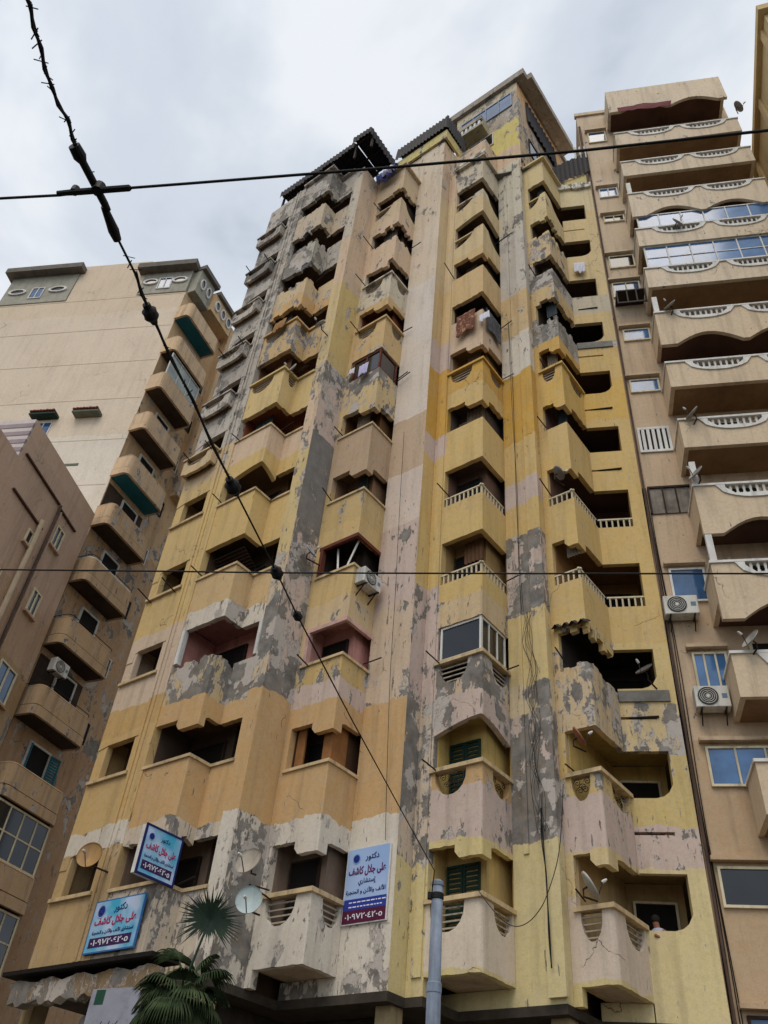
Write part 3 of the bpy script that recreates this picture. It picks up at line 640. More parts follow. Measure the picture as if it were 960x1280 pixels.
# broken render slab and dark fence over the right loggias
obj('broken_cornice', MB().wall(tuple(J0-SD*.05-JN*.12), tuple(J1-JN*.12), [(0, TOP-.35), (.5, TOP-.3), (.9, TOP-.42), (1.5, TOP-.3)], [(0, TOP+.1), (.4, TOP+.02), (.8, TOP+.14), (1.5, TOP+.06)], .3), plaster('broken_white_render', []), BLD)
obj('parapet', MB().wall(tuple(J0-SD*.3+JN*.1), tuple(J1+JN*.1), [(0, TOP+.1)], [(0, 41.0), (1.76, 42.0)], .15), plaster('paint_yellow_trim', []), BLD)
p, q = J0-SD*.45+JN*.02, J1+SD*.1+JN*.02
obj('roof_fence', corrugated((p.x, p.y, 41.0), (q.x, q.y, 42.0), (q.x, q.y, 44.0), (p.x, p.y, 42.6), 9, .03, .02), M_corr, BLD)
fr = MB(); 
for i in range(3):
    w = p.lerp(q, .72+.12*i); fr.bar((w.x, w.y, 43.4), (w.x, w.y, 44.6), .08)
obj('fence_post', fr, M_white, BLD)
obj('cornice', MB().box(1.75, 3.45, 1.52, 1.69, TOP+.16, TOP+.4).box(1.9, 3.3, 1.6, 2.9, TOP+.402, TOP+.6), plaster('broken_white_render', []), BLD)
obj('roof_room', MB().box(1.5, 3.2, 2.0, 3.04, TOP+.1, 43.2), M_pent, BLD)
# rods and clothes-line brackets on the balconies
rr = random.Random(3)
for c, pts in BAY.items():
    for k in range(1, 12):
        for i in range(rr.choice((0, 1, 1, 2))):
            fi = rr.choice((0, 0, 1)); L = (Vector(pts[fi+1])-Vector(pts[fi])).length; u = rr.uniform(.03, .25) if fi == 0 else L-rr.uniform(.05, .3)
            a_ = facet_pt(pts[fi], pts[fi+1], u, -.02); b_ = facet_pt(pts[fi], pts[fi+1], u, rr.uniform(.4, .75)); z = ZK(k)+rr.uniform(-.05, .2)
            obj('clothes_rod', MB().tube([(a_.x, a_.y, z), (b_.x, b_.y, z+rr.uniform(-.05, .2))], .02, 5), M_iron, BLD)
for k in range(4, 12):
    if k % 2: continue
    z = ZK(k)
    for x_ in (-5.5, -6.6): obj('clothes_rod', MB().tube([(x_, -1.85, z-.1), (x_+.03, -2.48, z+.05)], .022, 5), M_iron, BLD)
for k in (3, 6, 7, 9):     # tv brackets and spikes of rust on the loggia fronts
    w = J0+SD*.2; z = ZK(k)
    obj('clothes_rod', MB().tube([(w.x, w.y, z-.88), ((w+SD*.75).x-JN.x*.03, (w+SD*.75).y-JN.y*.03, z-.86)], .03, 5), M_iron, BLD)
# enclosed and fitted balconies
def fit_window(c, k, z0, z1, mat, pane, panes=(2, 2), fw=.06):
    pts = BAY[c]
    for i, n_ in enumerate(panes):
        p, q = Vector(pts[i]), Vector(pts[i+1]); d = q-p; L = d.length; ang = math.atan2(d.y, d.x)
        s_ = facet_pt(p, q, .06 if i == 0 else .02, -.04)
        window(BLD, TM(s_.x, s_.y, z0, ang), L-.1, z1-z0, n_, mat, pane, 'window', fw)
fit_window('G', 3, ZK(3)+.10, ZK(3)+LIN-.01, M_white, G_dark, (1, 3))
fit_window('E', 7, ZK(7)+.02, ZK(7)+LIN-.01, M_redwood, G_dark, (2, 1), .09)
for sx in (-1.36, -.45): obj('shutter_leaf', MB().box(sx, sx+.28, .22, .27, ZK(2)-.2, ZK(2)+1.3), M_wood, BLD)
obj('shutter_leaf', MB().box(-.3, -.25, .35, .9, ZK(2)-.2, ZK(2)+1.3), M_wood, BLD)
for k_, mt in ((3, plain('pink_frame_paint', (206, 168, 158), dirt=.2)), (4, M_redwood)):
    z = ZK(k_)+LIN; obj('opening_frame', MB().box(-1.41, -1.30, -.03, .13, z-1.15, z-.10).wall((-1.45, -.03), (.03, -.03), [(0, z-.09)], [(0, z+.03)], .1).wall((.03, .07), (.03, 1.1), [(0, z-.09)], [(0, z+.03)], .1), mt, BLD)
z = ZK(3)+LIN; obj('opening_frame', MB().box(-4.59, -4.45, -1.85, -1.70, ZK(3)+.06, z), M_white, BLD); obj('opening_frame', MB().box(-2.2, -2.1, -1.14, -1.0, ZK(3)+.06, z), M_white, BLD)
sh = MB()
for i in range(9): sh.box(-4.5, -3.2, -1.5+.09*i, -1.42+.09*i, ZK(4)+.95-.06*i, ZK(4)+.99-.06*i)
obj('louvred_blind', sh, M_darkwood, BLD)
for (x, z0) in ((-.7, ZK(4)+.05), (-.4, ZK(4)+.05)): obj('prop', MB().bar((x, .1, z0), (x-.25+.5*(x > -.5), .25, z0+1.1), .045), M_white, BLD)
rc_ = random.Random(21)
CURT = [(150, 132, 108), (96, 74, 60), (120, 118, 112), (164, 150, 130), (78, 88, 92), (132, 96, 70)]
for c, pts in BAY.items():
    for k in range(4, 12):
        if (c, k) in (('E', 7), ('G', 8), ('G', 5), ('C', 4), ('E', 4)) or rc_.random() < .35: continue
        s0, s1, tb = BACK[c]; L = pts[1][0]-pts[0][0]; y = pts[0][1]+rc_.uniform(.3, .6); zt = ZK(k)+1.36; h = rc_.uniform(.5, 1.2); x0 = s0+.12+rc_.random()*L*.35; w = rc_.uniform(.3, .55)*L; mb = MB(); N = 10
        for i in range(N):
            a_, b_ = x0+w*i/N, x0+w*(i+1)/N; ya, yb = y+.04*(i % 2), y+.04*((i+1) % 2)
            mb.quad((a_, ya, zt-h), (b_, yb, zt-h-.02), (b_, yb, zt), (a_, ya, zt)); mb.quad((b_, yb+.01, zt-h-.02), (a_, ya+.01, zt-h), (a_, ya+.01, zt), (b_, yb+.01, zt))
        obj('curtain', mb, plain('curtain_%d' % (i_ := rc_.randrange(6)), CURT[i_], var=.15, bump=0), BLD)
        if rc_.random() < .5 and c != 'I':
            x = s0+.2+rc_.random()*.5; obj('stored_box', MB().box(x, x+.4, pts[0][1]+.2, pts[0][1]+.5, ZK(k)-.5, ZK(k)+rc_.uniform(.1, .4)), M_wood if rc_.random() < .5 else M_cement, BLD)
# broken corrugated shade over the third-floor corner
obj('broken_shade', corrugated((4.5, 3.1, ZK(3)+1.12), (5.5, 3.1, ZK(3)+1.02), (5.5, 3.5, ZK(3)+1.3), (4.5, 3.5, ZK(3)+1.4), 4, .05, .3), M_corr, BLD)
# cornices and mouldings under the roof line
for c, pts in BAY.items():
    pass
# ------------------------------------------------------------------ neighbour on the right
RB = thing('balcony_block', 'beige apartment block with long balconies and white balustrade insets', 'building', (WR.x, WR.y, 0), math.atan2(AS.y, AS.x))
M_rb = plaster('beige_block_paint', [(0, (190, 162, 128), .2), (12, (202, 176, 146), .25), (30, (210, 188, 160), .3)], wob=.3, soot=.5)
M_rbal = plaster('beige_balcony_paint', [(0, (214, 192, 162), .25), (30, (220, 202, 176), .38)], wob=.2, soot=.55)
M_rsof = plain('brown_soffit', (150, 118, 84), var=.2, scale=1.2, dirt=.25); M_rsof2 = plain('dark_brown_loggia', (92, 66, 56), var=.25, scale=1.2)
obj('wall', MB().box(-.12, 7.2, 0, 9, 0, 48.4), M_rb, RB)
obj('roof_parapet', MB().box(-.2, 7.3, -.1, .1, 48.403, 48.7), M_rb, RB)
ZR = lambda k: 13.94+2.92*k
XR = (1.32, 6.9); BMESH = None
ARCH = {5: 1, 4: 0, 2: 0, 1: 1, 10: 1, 6: 0, 7: 1}
for k in range(-1, 12):
    z = ZR(k); zb = z-1.22
    x1 = XR[1]
    if k == 11: z = 47.0; zb = 46.2
    mb = MB(); y0 = -1.3; L = x1-XR[0]
    arch = k-1 in (0, 1, 4, 7, 10) or k == 11
    lo = [(0, zb), (L, zb)]
    if arch:
        lo = []; 
        for c0_, c1_ in ((.55, 2.75), (2.95, 5.15)):
            N = 10
            for i in range(N+1): u = c0_+(c1_-c0_)*i/N; lo.append((u, zb-.62+.55*math.sin(math.pi*i/N)))
        lo = [(0, zb-.62)]+lo+[(L, zb-.62)]
    if k == 11: hi = [(0, 48.0), (L, 48.0)]
    else:
        hi = [(0, z)]
        for c0_, c1_ in ((.62, 2.76), (3.0, 5.1)): hi += [(c0_+.2, z), (c0_+.2, z-.1), (c0_+.5, z-.34), (c1_-.5, z-.34), (c1_-.2, z-.1), (c1_-.2, z)]
        hi += [(L, z)]
    mb.wall((XR[0], y0), (x1, y0), lo, hi, .14)
    mb.box(XR[0], XR[0]+.14, y0+.142, -.002, zb, z if k < 11 else 48.0); mb.box(x1-.14, x1, y0+.142, -.002, zb, z if k < 11 else 48.0)
    w = obj('balcony', mb, M_rbal, RB)
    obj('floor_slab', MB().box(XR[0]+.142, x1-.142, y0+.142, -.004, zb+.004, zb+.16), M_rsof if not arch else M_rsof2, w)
    if k == 11: continue
    obj('coping', MB().box(XR[0]-.04, x1+.04, y0-.05, y0+.18, z+.002, z+.08).box(XR[0]-.04, XR[0]+.16, y0+.183, -.01, z+.002, z+.078), M_white, w)
    for c0_, c1_ in ((.62, 2.76), (3.0, 5.1)):
        N = 12; outp = []; inn = []
        for i in range(N+1):
            f = i/N; u = c0_+(c1_-c0_)*f; dz = .52*min(1, math.sin(math.pi*f)**.45*1.02); outp.append((u, z-dz))
        lo_o = outp; hi_o = [(c0_, z)]+[(c0_+.26, z-.001), (c0_+.26, z-.12), (c0_+.5, z-.36), (c1_-.5, z-.36), (c1_-.26, z-.12), (c1_-.26, z-.001)]+[(c1_, z)]
        lo_o[0] = (c0_, z-.01); lo_o[-1] = (c1_, z-.01)
        sh = [(u-c0_, a_) for u, a_ in lo_o]; hh = [(u-c0_, a_) for u, a_ in hi_o]
        obj('balustrade_surround', MB().wall((XR[0]+c0_, y0-.045), (XR[0]+c1_, y0-.045), sh, hh, .043), M_white, w)
        for j in range(8):
            u = c0_+.42+(c1_-c0_-.84)*j/7
            if BMESH is None:
                o = obj('baluster', MB().lathe([(.035, 0), (.05, .08), (.03, .16), (.05, .27), (.04, .36)], 8), M_white, w, True); BMESH = o.data
            else: o = link('baluster', BMESH, None, w)
            o.location = (XR[0]+u, y0+.06, z-.355)
    # loggia back: doors
    zf = zb+.16
    for j, x in enumerate((2.2, 4.6)):
        d = obj('door', MB().box(x, x+1.3, -.06, -.005, zf, zf+2.15), M_dark, RB); obj('door_frame', MB().box(x-.08, x, -.08, -.004, zf, zf+2.23).box(x+1.3, x+1.38, -.08, -.004, zf, zf+2.23), M_cream, d)
    if arch and k > -1 or k in (1, 2, 5): obj('column', MB().box(XR[0]+.02, XR[0]+.2, y0+.01, y0+.13, z-2.92+.09 if False else z+.082, z+1.07), M_white, w)
# glazed balconies
for zz, h, pn in ((ZR(7)+.09, 1.15, G_sky), (ZR(6)+.09, 1.62, G_sky)):
    window(RB, TM(XR[0]+.15, -1.22, zz), 5.3, h, 6, M_white, pn, 'window', .06, 2 if h > 1.5 else 1)
# small windows of the wall strip
def rwin(x0, x1, z0, z1, panes, frame, pane, hood=True):
    window(RB, TM(x0, -.075, z0), x1-x0, z1-z0, panes, frame, pane, 'window', .06, 1, .07)
    if hood: obj('window_hood', MB().box(x0-.12, x1+.05, -.2, -.003, z1+.10, z1+.2), M_rb, RB)
for x0, x1, z0, z1, n_, fr_, pn in ((.3, 1.2, 45.2, 46.3, 1, M_cream, G_blue), (.35, 1.2, 39.6, 40.4, 2, M_white, G_sky), (.35, 1.25, 37.4, 37.9, 2, M_cream, G_dark), (.25, 1.3, 33.7, 34.6, 1, M_cream, G_dark), (.2, 1.3, 31.6, 32.6, 2, M_cream, G_blue), (.3, 1.3, 28.7, 29.4, 1, M_cream, G_sky), (.22, 1.25, 25.7, 26.4, 1, M_cream, G_sky), (.4, 1.4, 16.5, 17.7, 1, M_white, G_blue), (.6, 1.5, 13.4, 14.8, 3, M_cream, G_sky), (.5, 2.6, 11.0, 12.05, 3, M_cream, G_sky), (.28, 2.6, 8.2, 9.1, 1, M_cream, G_dark), (.35, 2.4, 4.8, 6.1, 1, M_darkwood, G_blue)):
    rwin(x0, x1, z0, z1, n_, fr_, pn)
gr = obj('window_grille', MB().box(.2, 1.25, -.06, -.01, 22.65, 22.75).box(.2, 1.25, -.06, -.01, 23.75, 23.85).box(.2, .28, -.06, -.01, 22.75, 23.75).box(1.17, 1.25, -.06, -.01, 22.75, 23.75), M_white, RB)
for i in range(5): obj('grille_bar', MB().box(.33+.17*i, .43+.17*i, -.055, -.015, 22.752, 23.748), M_white, gr)
obj('grille_back', MB().box(.25, 1.2, -.008, -.003, 22.7, 23.8), M_dark, RB)
obj('boarded_window', MB().box(.25, 1.45, -.05, -.003, 19.9, 20.95), plain('grey_boards', (132, 124, 114), var=.3, dirt=.5), RB)
obj('window_frame', MB().box(.2, 1.5, -.1, -.003, 20.953, 21.03).box(.19, .247, -.1, -.003, 19.9, 20.95).box(.63, .67, -.09, -.053, 19.9, 20.95).box(1.03, 1.07, -.09, -.053, 19.9, 20.95), M_darkwood, RB)
obj('metal_cage', MB().box(.2, 1.3, -.75, -.02, 31.0, 31.06).box(.2, 1.3, -.75, -.70, 30.2, 30.28).bar((.22, -.72, 30.2), (.22, -.72, 31.0), .05).bar((.6, -.72, 30.2), (.6, -.72, 31.0), .05).bar((.95, -.72, 30.2), (.95, -.72, 31.0), .05).bar((1.28, -.72, 30.2), (1.28, -.72, 31.0), .05), M_iron, RB)
pp = MB(); pp.tube([(-.05, -.12, 1), (-.05, -.12, 47)], .06, 8).tube([(.1, -.08, 1), (.1, -.08, 44)], .035, 6); obj('drain_pipe', pp, plain('brown_pipe', (92, 74, 66), var=.2), RB)
cb = MB()
for i in range(5):
    x = .02+.05*i; cb.tube([(x+.03*math.sin(z*.7+i), -.05-.02*(i % 2), z) for z in range(2, 22)], .012, 4)
obj('wall_cable', cb, M_black, RB)
# far block at the right edge of the street
DF = Vector((math.sin(R(20)), math.cos(R(20)))); FO = WR+AS*8.6-DF*4.8
FB = thing('street_block', 'tall pale yellow block whose side wall rises beyond the balcony block', 'building', (FO.x, FO.y, 0), math.atan2(DF.y, DF.x))
M_fb = plaster('street_block_paint', [(0, (214, 186, 132), .1)], soot=.3)
obj('wall', MB().box(0, 13, -10, 0, 0, 45.6), M_fb, FB); obj('cornice', MB().box(-.3, 13.2, -10.2, .25, 45.603, 46.1), M_fb, FB)
for i in range(4): obj('rib', MB().box(.6+i*3.2, 1.0+i*3.2, .003, .12, 0, 45.6), M_fb, FB)
for j in range(13):
    obj('string_course', MB().box(0, 13, .003, .08, 5+j*3.0, 5.15+j*3.0), M_fb, FB)
    for i in range(3): window(FB, TM(2.9+i*3.2, .06, 6+j*3.0, R(180)), 1.2, 1.4, 2, M_cream, G_dark)
# ------------------------------------------------------------------ pale block with rounded balconies, across the side street
KC = Vector((-12.63, 29.06)); DL = Vector((math.sin(R(26)), math.cos(R(26))))
LB = thing('pale_block', 'pale plastered block with blank end wall and rounded balconies', 'building', (KC.x, KC.y, 0), math.atan2(DL.y, DL.x))
YL = Vector((-DL.y, DL.x)); _dp = Vector((-math.sin(R(78)), math.cos(R(78)))); DP = Vector((_dp.dot(DL), _dp.dot(YL)))   # end wall direction, local
M_pale = plaster('pale_end_wall', [(0, (220, 206, 184), .04), (20, (226, 218, 204), .03), (30.6, (224, 208, 186), .02), (33.5, (226, 208, 186), .02), (41, (222, 202, 176), .03)], wob=.3, soot=.2)
M_lf = plaster('side_street_paint', [(0, (178, 142, 108), .55), (16, (190, 154, 116), .7), (26, (210, 174, 130), .6), (36, (220, 184, 138), .3)], wob=.6, soot=.5)
M_lb = plaster('rounded_balcony_paint', [(0, (196, 164, 126), .45), (26, (214, 184, 148), .4), (36, (224, 192, 152), .3)], wob=.2, soot=.7)
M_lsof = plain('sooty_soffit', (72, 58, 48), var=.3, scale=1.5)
M_lroom = plain('grey_roof_room', (164, 160, 146), var=.15, dirt=.3)
def L2(u, v=0.): w = DP*u; return (w.x, w.y+v)
far = DP*16
obj('end_wall', MB().prism([(0, 0), (9, 0), (9+far.x, far.y), (far.x, far.y)][::1], 0, 42.6), M_pale, LB)
obj('facade', MB().wall((0, -.02), (9, -.02), [(0, 0)], [(0, 42.6)], .019), M_lf, LB)
a_, b_ = DP*3.0, DP*7.4
obj('stair_tower', MB().prism([(a_.x, a_.y), (a_.x+4, a_.y), (b_.x+4, b_.y), (b_.x, b_.y)], 42.603, 46.2), M_pale, LB)
nP = Vector((DP.y, -DP.x))*-1.0      # outward normal of the end wall (towards the street)
if (nP.x*DL.x+nP.y*YL.x)*0+1 and Vector((DL.x*nP.x+YL.x*nP.y, DL.y*nP.x+YL.y*nP.y)).y > 0: nP = -nP
def on_end(u, z, out=0.):                        # matrix: x along the end wall to the right, y inward, z up
    w = DP*u+nP*out; d = -DP
    return Matrix(((d.x, -nP.x, 0, w.x), (d.y, -nP.y, 0, w.y), (0, 0, 1, z), (0, 0, 0, 1)))
def oval(parent, M, w, h, cx, cz):
    mb = MB(); n_ = 20; pr = []
    for i in range(n_):
        t0, t1 = 2*math.pi*i/n_, 2*math.pi*(i+1)/n_
        def P(t, k, y): return tuple(M @ Vector((cx+math.cos(t)*w/2*k, y, cz+math.sin(t)*h/2*k)))
        mb.quad(P(t0, 1, -.08), P(t1, 1, -.08), P(t1, .72, -.08), P(t0, .72, -.08)); mb.quad(P(t0, 1, 0), P(t1, 1, 0), P(t1, 1, -.08), P(t0, 1, -.08)); mb.quad(P(t0, .72, -.08), P(t1, .72, -.08), P(t1, .72, 0), P(t0, .72, 0))
    f = obj('oval_window', mb, M_white, parent)
    mb = MB(); mb.quad(*[tuple(M @ Vector((cx+math.cos(2*math.pi*i/n_)*w/2*.73, -.02, cz+math.sin(2*math.pi*i/n_)*h/2*.73))) for i in range(n_)])
    obj('pane', mb, G_dark, f)
for u0, u1, z0, z1 in ((.0, 3.0, 42.606, 44.7), (7.43, 11.8, 42.0, 45.4)):
    M = on_end(u1, 0, .05); w = u1-u0
    body = obj('roof_room', MB().box(0, w, .0, 3.5, z0 if u0 < 1 else 42.603, z1, M), M_lroom, LB)
    obj('eave', MB().box(-.35, w+.3, -.5, 3.6, z1+.003, z1+.45, M), plain('grey_eave', (112, 106, 98), var=.2), LB)
    zc = (z0+z1)/2+.1
    oval(body, on_end(u1, 0, .06), .95 if u0 < 1 else 1.2, .55, w*.2, zc); oval(body, on_end(u1, 0, .06), .95 if u0 < 1 else 1.2, .55, w*.8, zc)
    window(body, on_end(u1, 0, .10) @ Matrix.Translation((w*.5-.42, 0, zc-.75)), .84, 1.1, 2, M_white, G_blue, 'window', .07)
obj('roof_room', MB().box(.1, 1.5, -.55, 2.5, 42.61, 44.7), M_lroom, LB); obj('roof_room', MB().box(1.52, 3.6, -.75, 2.5, 42.61, 44.2), M_lf, LB)
obj('eave', MB().box(.05, 1.65, -.8, 2.6, 44.703, 45.05).box(1.66, 3.8, -.95, 2.6, 44.203, 44.5), plain('grey_eave', (112, 106, 98)), LB)
for i in range(2): oval(LB, TM(.3+i*.6, -.555, 43.2), .42, .95, .2, .5)
for i in range(3): oval(LB, TM(1.7+i*.62, -.755, 42.9), .5, .9, .25, .5)
obj('facade_wing', MB().box(3.9, 9, -.5, 4, 30, 44.0), M_lf, LB)
def rpoly(x0, x1, y0, r, n_=5):
    P = [(x0, -.03)]
    for i in range(n_+1): t = math.pi/2*i/n_; P.append((x0+r-r*math.cos(t), y0+r-r*math.sin(t)))
    for i in range(n_+1): t = math.pi/2*i/n_; P.append((x1-r+r*math.sin(t), y0+r-r*math.cos(t)))
    return P+[(x1, -.03)]
TEAL = (4, 8)
for k in range(-4, 9):
    zb = 15.6+3.03*k; P = rpoly(-.12, 2.85, -1.0, .28); mb = MB()
    for i in range(len(P)-1): mb.wall(P[i], P[i+1], [(0, zb)], [(0, zb+.36)], .12, i == 0, i == len(P)-2)
    P2 = rpoly(-.10, 2.83, -.975, .27)
    for i in range(len(P2)-1): mb.wall(P2[i], P2[i+1], [(0, zb+.40)], [(0, zb+1.12)], .1, i == 0, i == len(P2)-2)
    w = obj('balcony', mb, M_lb, LB)
    P3 = rpoly(-.03, 2.76, -.91, .25)
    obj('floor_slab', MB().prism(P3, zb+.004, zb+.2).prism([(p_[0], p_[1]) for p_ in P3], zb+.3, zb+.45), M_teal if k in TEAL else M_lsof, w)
    obj('coping', MB().tube([(p_[0], p_[1], zb+1.15) for p_ in rpoly(-.06, 2.79, -.93, .26)], .05, 6), M_lb if k != 2 else M_white, w)
    if k in (2, 1, 0): obj('handrail', MB().tube([(p_[0], p_[1], zb+1.32) for p_ in rpoly(-.06, 2.79, -.93, .26)], .015, 5), M_iron, w)
    zf = zb+.45
    if k in (-4, -3, -2, -1):
        for j, (xx, yy, rz_, ww) in enumerate(((-.02, -.88, 0, 2.7),)):
            if k in (-3, -2): window(LB, TM(xx, yy, zb+1.2, rz_), ww, 1.75, 4, M_cream, G_dark, 'window', .07, 2); window(LB, TM(-.03, -.05, zb+1.2, R(-90)), .82, 1.75, 1, M_cream, G_dark, 'window', .07, 2)
    d = obj('door', MB().box(1.2, 2.2, -.08, -.025, zf, zf+2.1), M_dark, LB); obj('door_frame', MB().box(1.12, 1.198, -.12, -.024, zf, zf+2.18).box(2.202, 2.28, -.12, -.024, zf, zf+2.18).box(1.198, 2.202, -.12, -.024, zf+2.102, zf+2.18), M_white, d)
    if k == -1: shutter(LB, TM(1.15, -.2, zf, R(35)), .5, 2.1, M_teal, 1); shutter(LB, TM(2.25, -.16, zf, R(-8)), .5, 2.1, M_teal, 1)
    if k in (0, 3): obj('back_panel', MB().box(.05, 2.7, -.03, -.022, zf, zf+2.3), M_lsof, LB)
window(LB, TM(.05, -.85, 15.6+3.03*6+1.2), 2.6, 1.7, 3, M_white, glass('pale_curtained_glass', (150, 158, 150), .15), 'window', .06)
for j in range(8):
    window(LB, TM(3.25, -.06, 16.3+j*3.03), .5, .9, 1, M_white if j % 2 else M_darkwood, G_dark)
for u, zz in ((5.5, 32.0), (3.2, 32.0)):           # little tiled window hoods
    M = on_end(u, zz, .0); hd = obj('window_hood', MB().box(0, 1.4, -.45, -.003, 0, .08, M).box(.0, 1.4, -.42, -.003, .083, .16, M), M_green if u > 5 else plain('grey_green_hood', (104, 112, 98), var=.2), LB)
    for i in range(8): obj('roof_tile', MB().box(.02+.17*i, .15+.17*i, -.5, -.01, .165, .24+.02*(i % 2), M), plain('red_roof_tile', (118, 54, 44), var=.3), hd)
window(LB, on_end(5.2, 30.6, .04), .9, 1.2, 2, M_white, G_blue, 'window')
obj('paint_patch', MB().box(0, 1.5, -.012, -.003, 0, .16, on_end(3.4, 28.6)), plain('grey_green_hood', (104, 112, 98)), LB)
for i in range(9):
    obj('render_joint', MB().box(0, 15.5, -.012, -.002, 0, .035, on_end(15.6, 18.2+i*3.03)), plain('joint_render', (214, 196, 170), var=.12), LB)
# ------------------------------------------------------------------ brown house in front of it
DB = Vector((math.sin(R(13)), math.cos(R(13)))); KB = KC+Vector((.3, -.2))
BB = thing('brown_house', 'plain brown rendered house with small windows and a striped roof screen', 'building', (KB.x, KB.y, 0), math.atan2(DB.y, DB.x))
M_bb = plaster('brown_render', [(0, (172, 140, 100), .5), (16.8, (186, 152, 122), .4), (19, (194, 162, 138), .25), (24, (200, 168, 142), .15)], wob=.5, soot=.45)
obj('side_wall', MB().box(-5.8, -.35, 0, 8, 0, 25.0), M_bb, BB); obj('side_wall', MB().box(-16, -5.803, 0, 8, 0, 23.0), M_bb, BB)
st = MB()
M_str1 = plain('grey_violet_sheet', (150, 138, 142), var=.1); M_str2 = plain('white_sheet', (196, 188, 186), var=.1)
for i in range(9): obj('screen_board', MB().box(-5.88-.02*(i % 2), -5.806, .02, 7, 23.02+.22*i, 23.23+.22*i), M_str1 if i % 2 else M_str2, BB)
for x0, x1, z in ((-5.6, -2.75, 23.35), (-5.4, -3.1, 21.75), (-2.6, -1.2, 23.25)): obj('ledge', MB().box(x0, x1, -.09, -.003, z, z+.07), plain('dark_brown_trim', (84, 56, 46), var=.2), BB)
obj('drain_pipe', MB().tube([(-3.35, -.12, 8), (-3.35, -.12, 22.0)], .1, 8), plain('cream_pipe', (196, 176, 148), var=.12), BB)
obj('drain_pipe', MB().tube([(-2.66, -.07, 10), (-2.66, -.07, 23.4)], .055, 8), plain('brown_pipe', (92, 74, 66)), BB); obj('drain_pipe', MB().tube([(-2.48, -.06, 10), (-2.48, -.06, 23.2)], .04, 8), M_bb, BB)
for x, z, w_, h_, n_ in ((-2.35, 21.75, .62, .95, 2), (-3.75, 20.7, .38, .6, 1), (-2.12, 18.75, .6, 1.0, 2), (-4.6, 18.2, .5, .8, 1), (-2.2, 15.3, 1.1, 1.3, 2), (-5, 14.6, 1.0, 1.2, 2), (-4, 11, .9, 1.2, 2)):
    window(BB, TM(x, -.07, z), w_, h_, n_, M_cream, G_dark if z > 16 else G_blue, 'window', .06, 1, .1)
    obj('window_sill', MB().box(x-.1, x+w_+.1, -.14, -.003, z-.1, z-.02), M_bb, BB)
# ------------------------------------------------------------------ helpers for hung things
def on_plane(x, y, pt, nrm):
    d = ray(x, y); n_ = Vector((nrm.x, nrm.y, 0)); k = (Vector((pt.x, pt.y, 0))-CAM).dot(n_)/d.dot(n_); return CAM+d*k
def onT(x, y, t): return on_plane(x, y, OM+B2*t, B2)
def onR(x, y, off): return on_plane(x, y, WR+BS*off, BS)
def frame3(o, ex, ey, ez):
    return Matrix(((ex.x, ey.x, ez.x, o.x), (ex.y, ey.y, ez.y, o.y), (ex.z, ey.z, ez.z, o.z), (0, 0, 0, 1)))
A3 = Vector((A2.x, A2.y, 0)); B3 = Vector((B2.x, B2.y, 0)); Z3 = Vector((0, 0, 1)); AS3 = Vector((AS.x, AS.y, 0)); BS3 = Vector((BS.x, BS.y, 0))
# ------------------------------------------------------------------ satellite dishes
def dish(loc, aim, r, rgb, label, wall=None):
    """bowl centre at loc, aim = direction it looks, wall = point the bracket is fixed to"""
    root = thing('satellite_dish', label, 'satellite dish', wall if wall is not None else loc, 0, 'satellite dishes on the balconies'); inv = -Vector(root.location)
    aim = Vector(aim).normalized(); q = aim.to_track_quat('Z', 'Y').to_matrix().to_4x4(); M = Matrix.Translation(Vector(loc)+inv) @ q
    mt = plain('dish_paint_%d_%d_%d' % rgb, rgb, rough=.6, var=.15, dirt=.4)
    pr = [(.001, 0)]+[(r*i/6, .22*r*(i/6)**2) for i in range(1, 7)]; pr += [(r*1.01, .22*r+.01), (r*.99, .22*r-.025)]+[(r*i/6, .22*r*(i/6)**2-.02) for i in range(5, -1, -1)]
    obj('bowl', MB().lathe(pr, 24, M), mt, root, True)
    tip = M @ Vector((0, -r*.25, r*1.0)); e0 = M @ Vector((0, -r*.95, .15*r))
    obj('feed_arm', MB().tube([e0, tip], .012, 6), M_iron, root)
    obj('receiver', MB().lathe([(.0, 0), (.03, 0), (.035, .05), (.02, .12), (0, .12)], 10, Matrix.Translation(tip) @ q), M_white, root)
    back = M @ Vector((0, 0, -.12))
    obj('mount', MB().tube([M @ Vector((0, 0, -.01)), back, (back+Vector((0, 0, -.15))), Vector((0, 0, 0))], .022, 6), M_iron, root)
    return root
up_l = (-.55, -.5, .55)
DISH = [((113, 1070), -2.45, -1.85, .30, (168, 132, 84), (-.2, -1, .15), 'tan dish on the end strip beside the lower clinic signs'),
        ((312, 1078), -1.35, -1.1, .30, (170, 160, 146), (-.5, -.8, .3), 'upper dish of the pair on the white pier by the palm'),
        ((312, 1126), -1.45, -1.1, .28, (172, 186, 186), (-.2, -1, .1), 'lower pale blue dish of the pair on the white pier'),
        ((735, 1108), 2.9, 3.3, .30, (176, 172, 162), (.8, -.2, .5), 'dish under the lowest white corner balcony lintel'),
        ((722, 922), 2.9, 3.3, .26, (150, 96, 70), (.8, -.3, .5), 'rusty dish beneath the peeling second corner balcony'),
        ((365, 462), -1.5, -1.1, .26, (170, 170, 164), (-.7, -.6, .3), 'grey dish on the yellow left bay by its stained balcony'),
        ((388, 690), -.5, -.02, .24, (166, 170, 176), (.7, -.4, .5), 'small grey dish left of the brown framed balcony'),
        ((697, 592), 2.9, 3.3, .24, (120, 116, 112), (.8, -.1, .6), 'dark dish above the white railing of the corner balcony'),
        ((400, 405), -1.6, -1.1, .2, (150, 148, 144), (-.6, -.5, .5), 'small dish high on the left pier between yellow balconies'),
        ((806, 838), 4.6, 5.3, .24, (84, 80, 78), (-.6, -.4, .7), 'dark dish in the sooty broken loggia')]
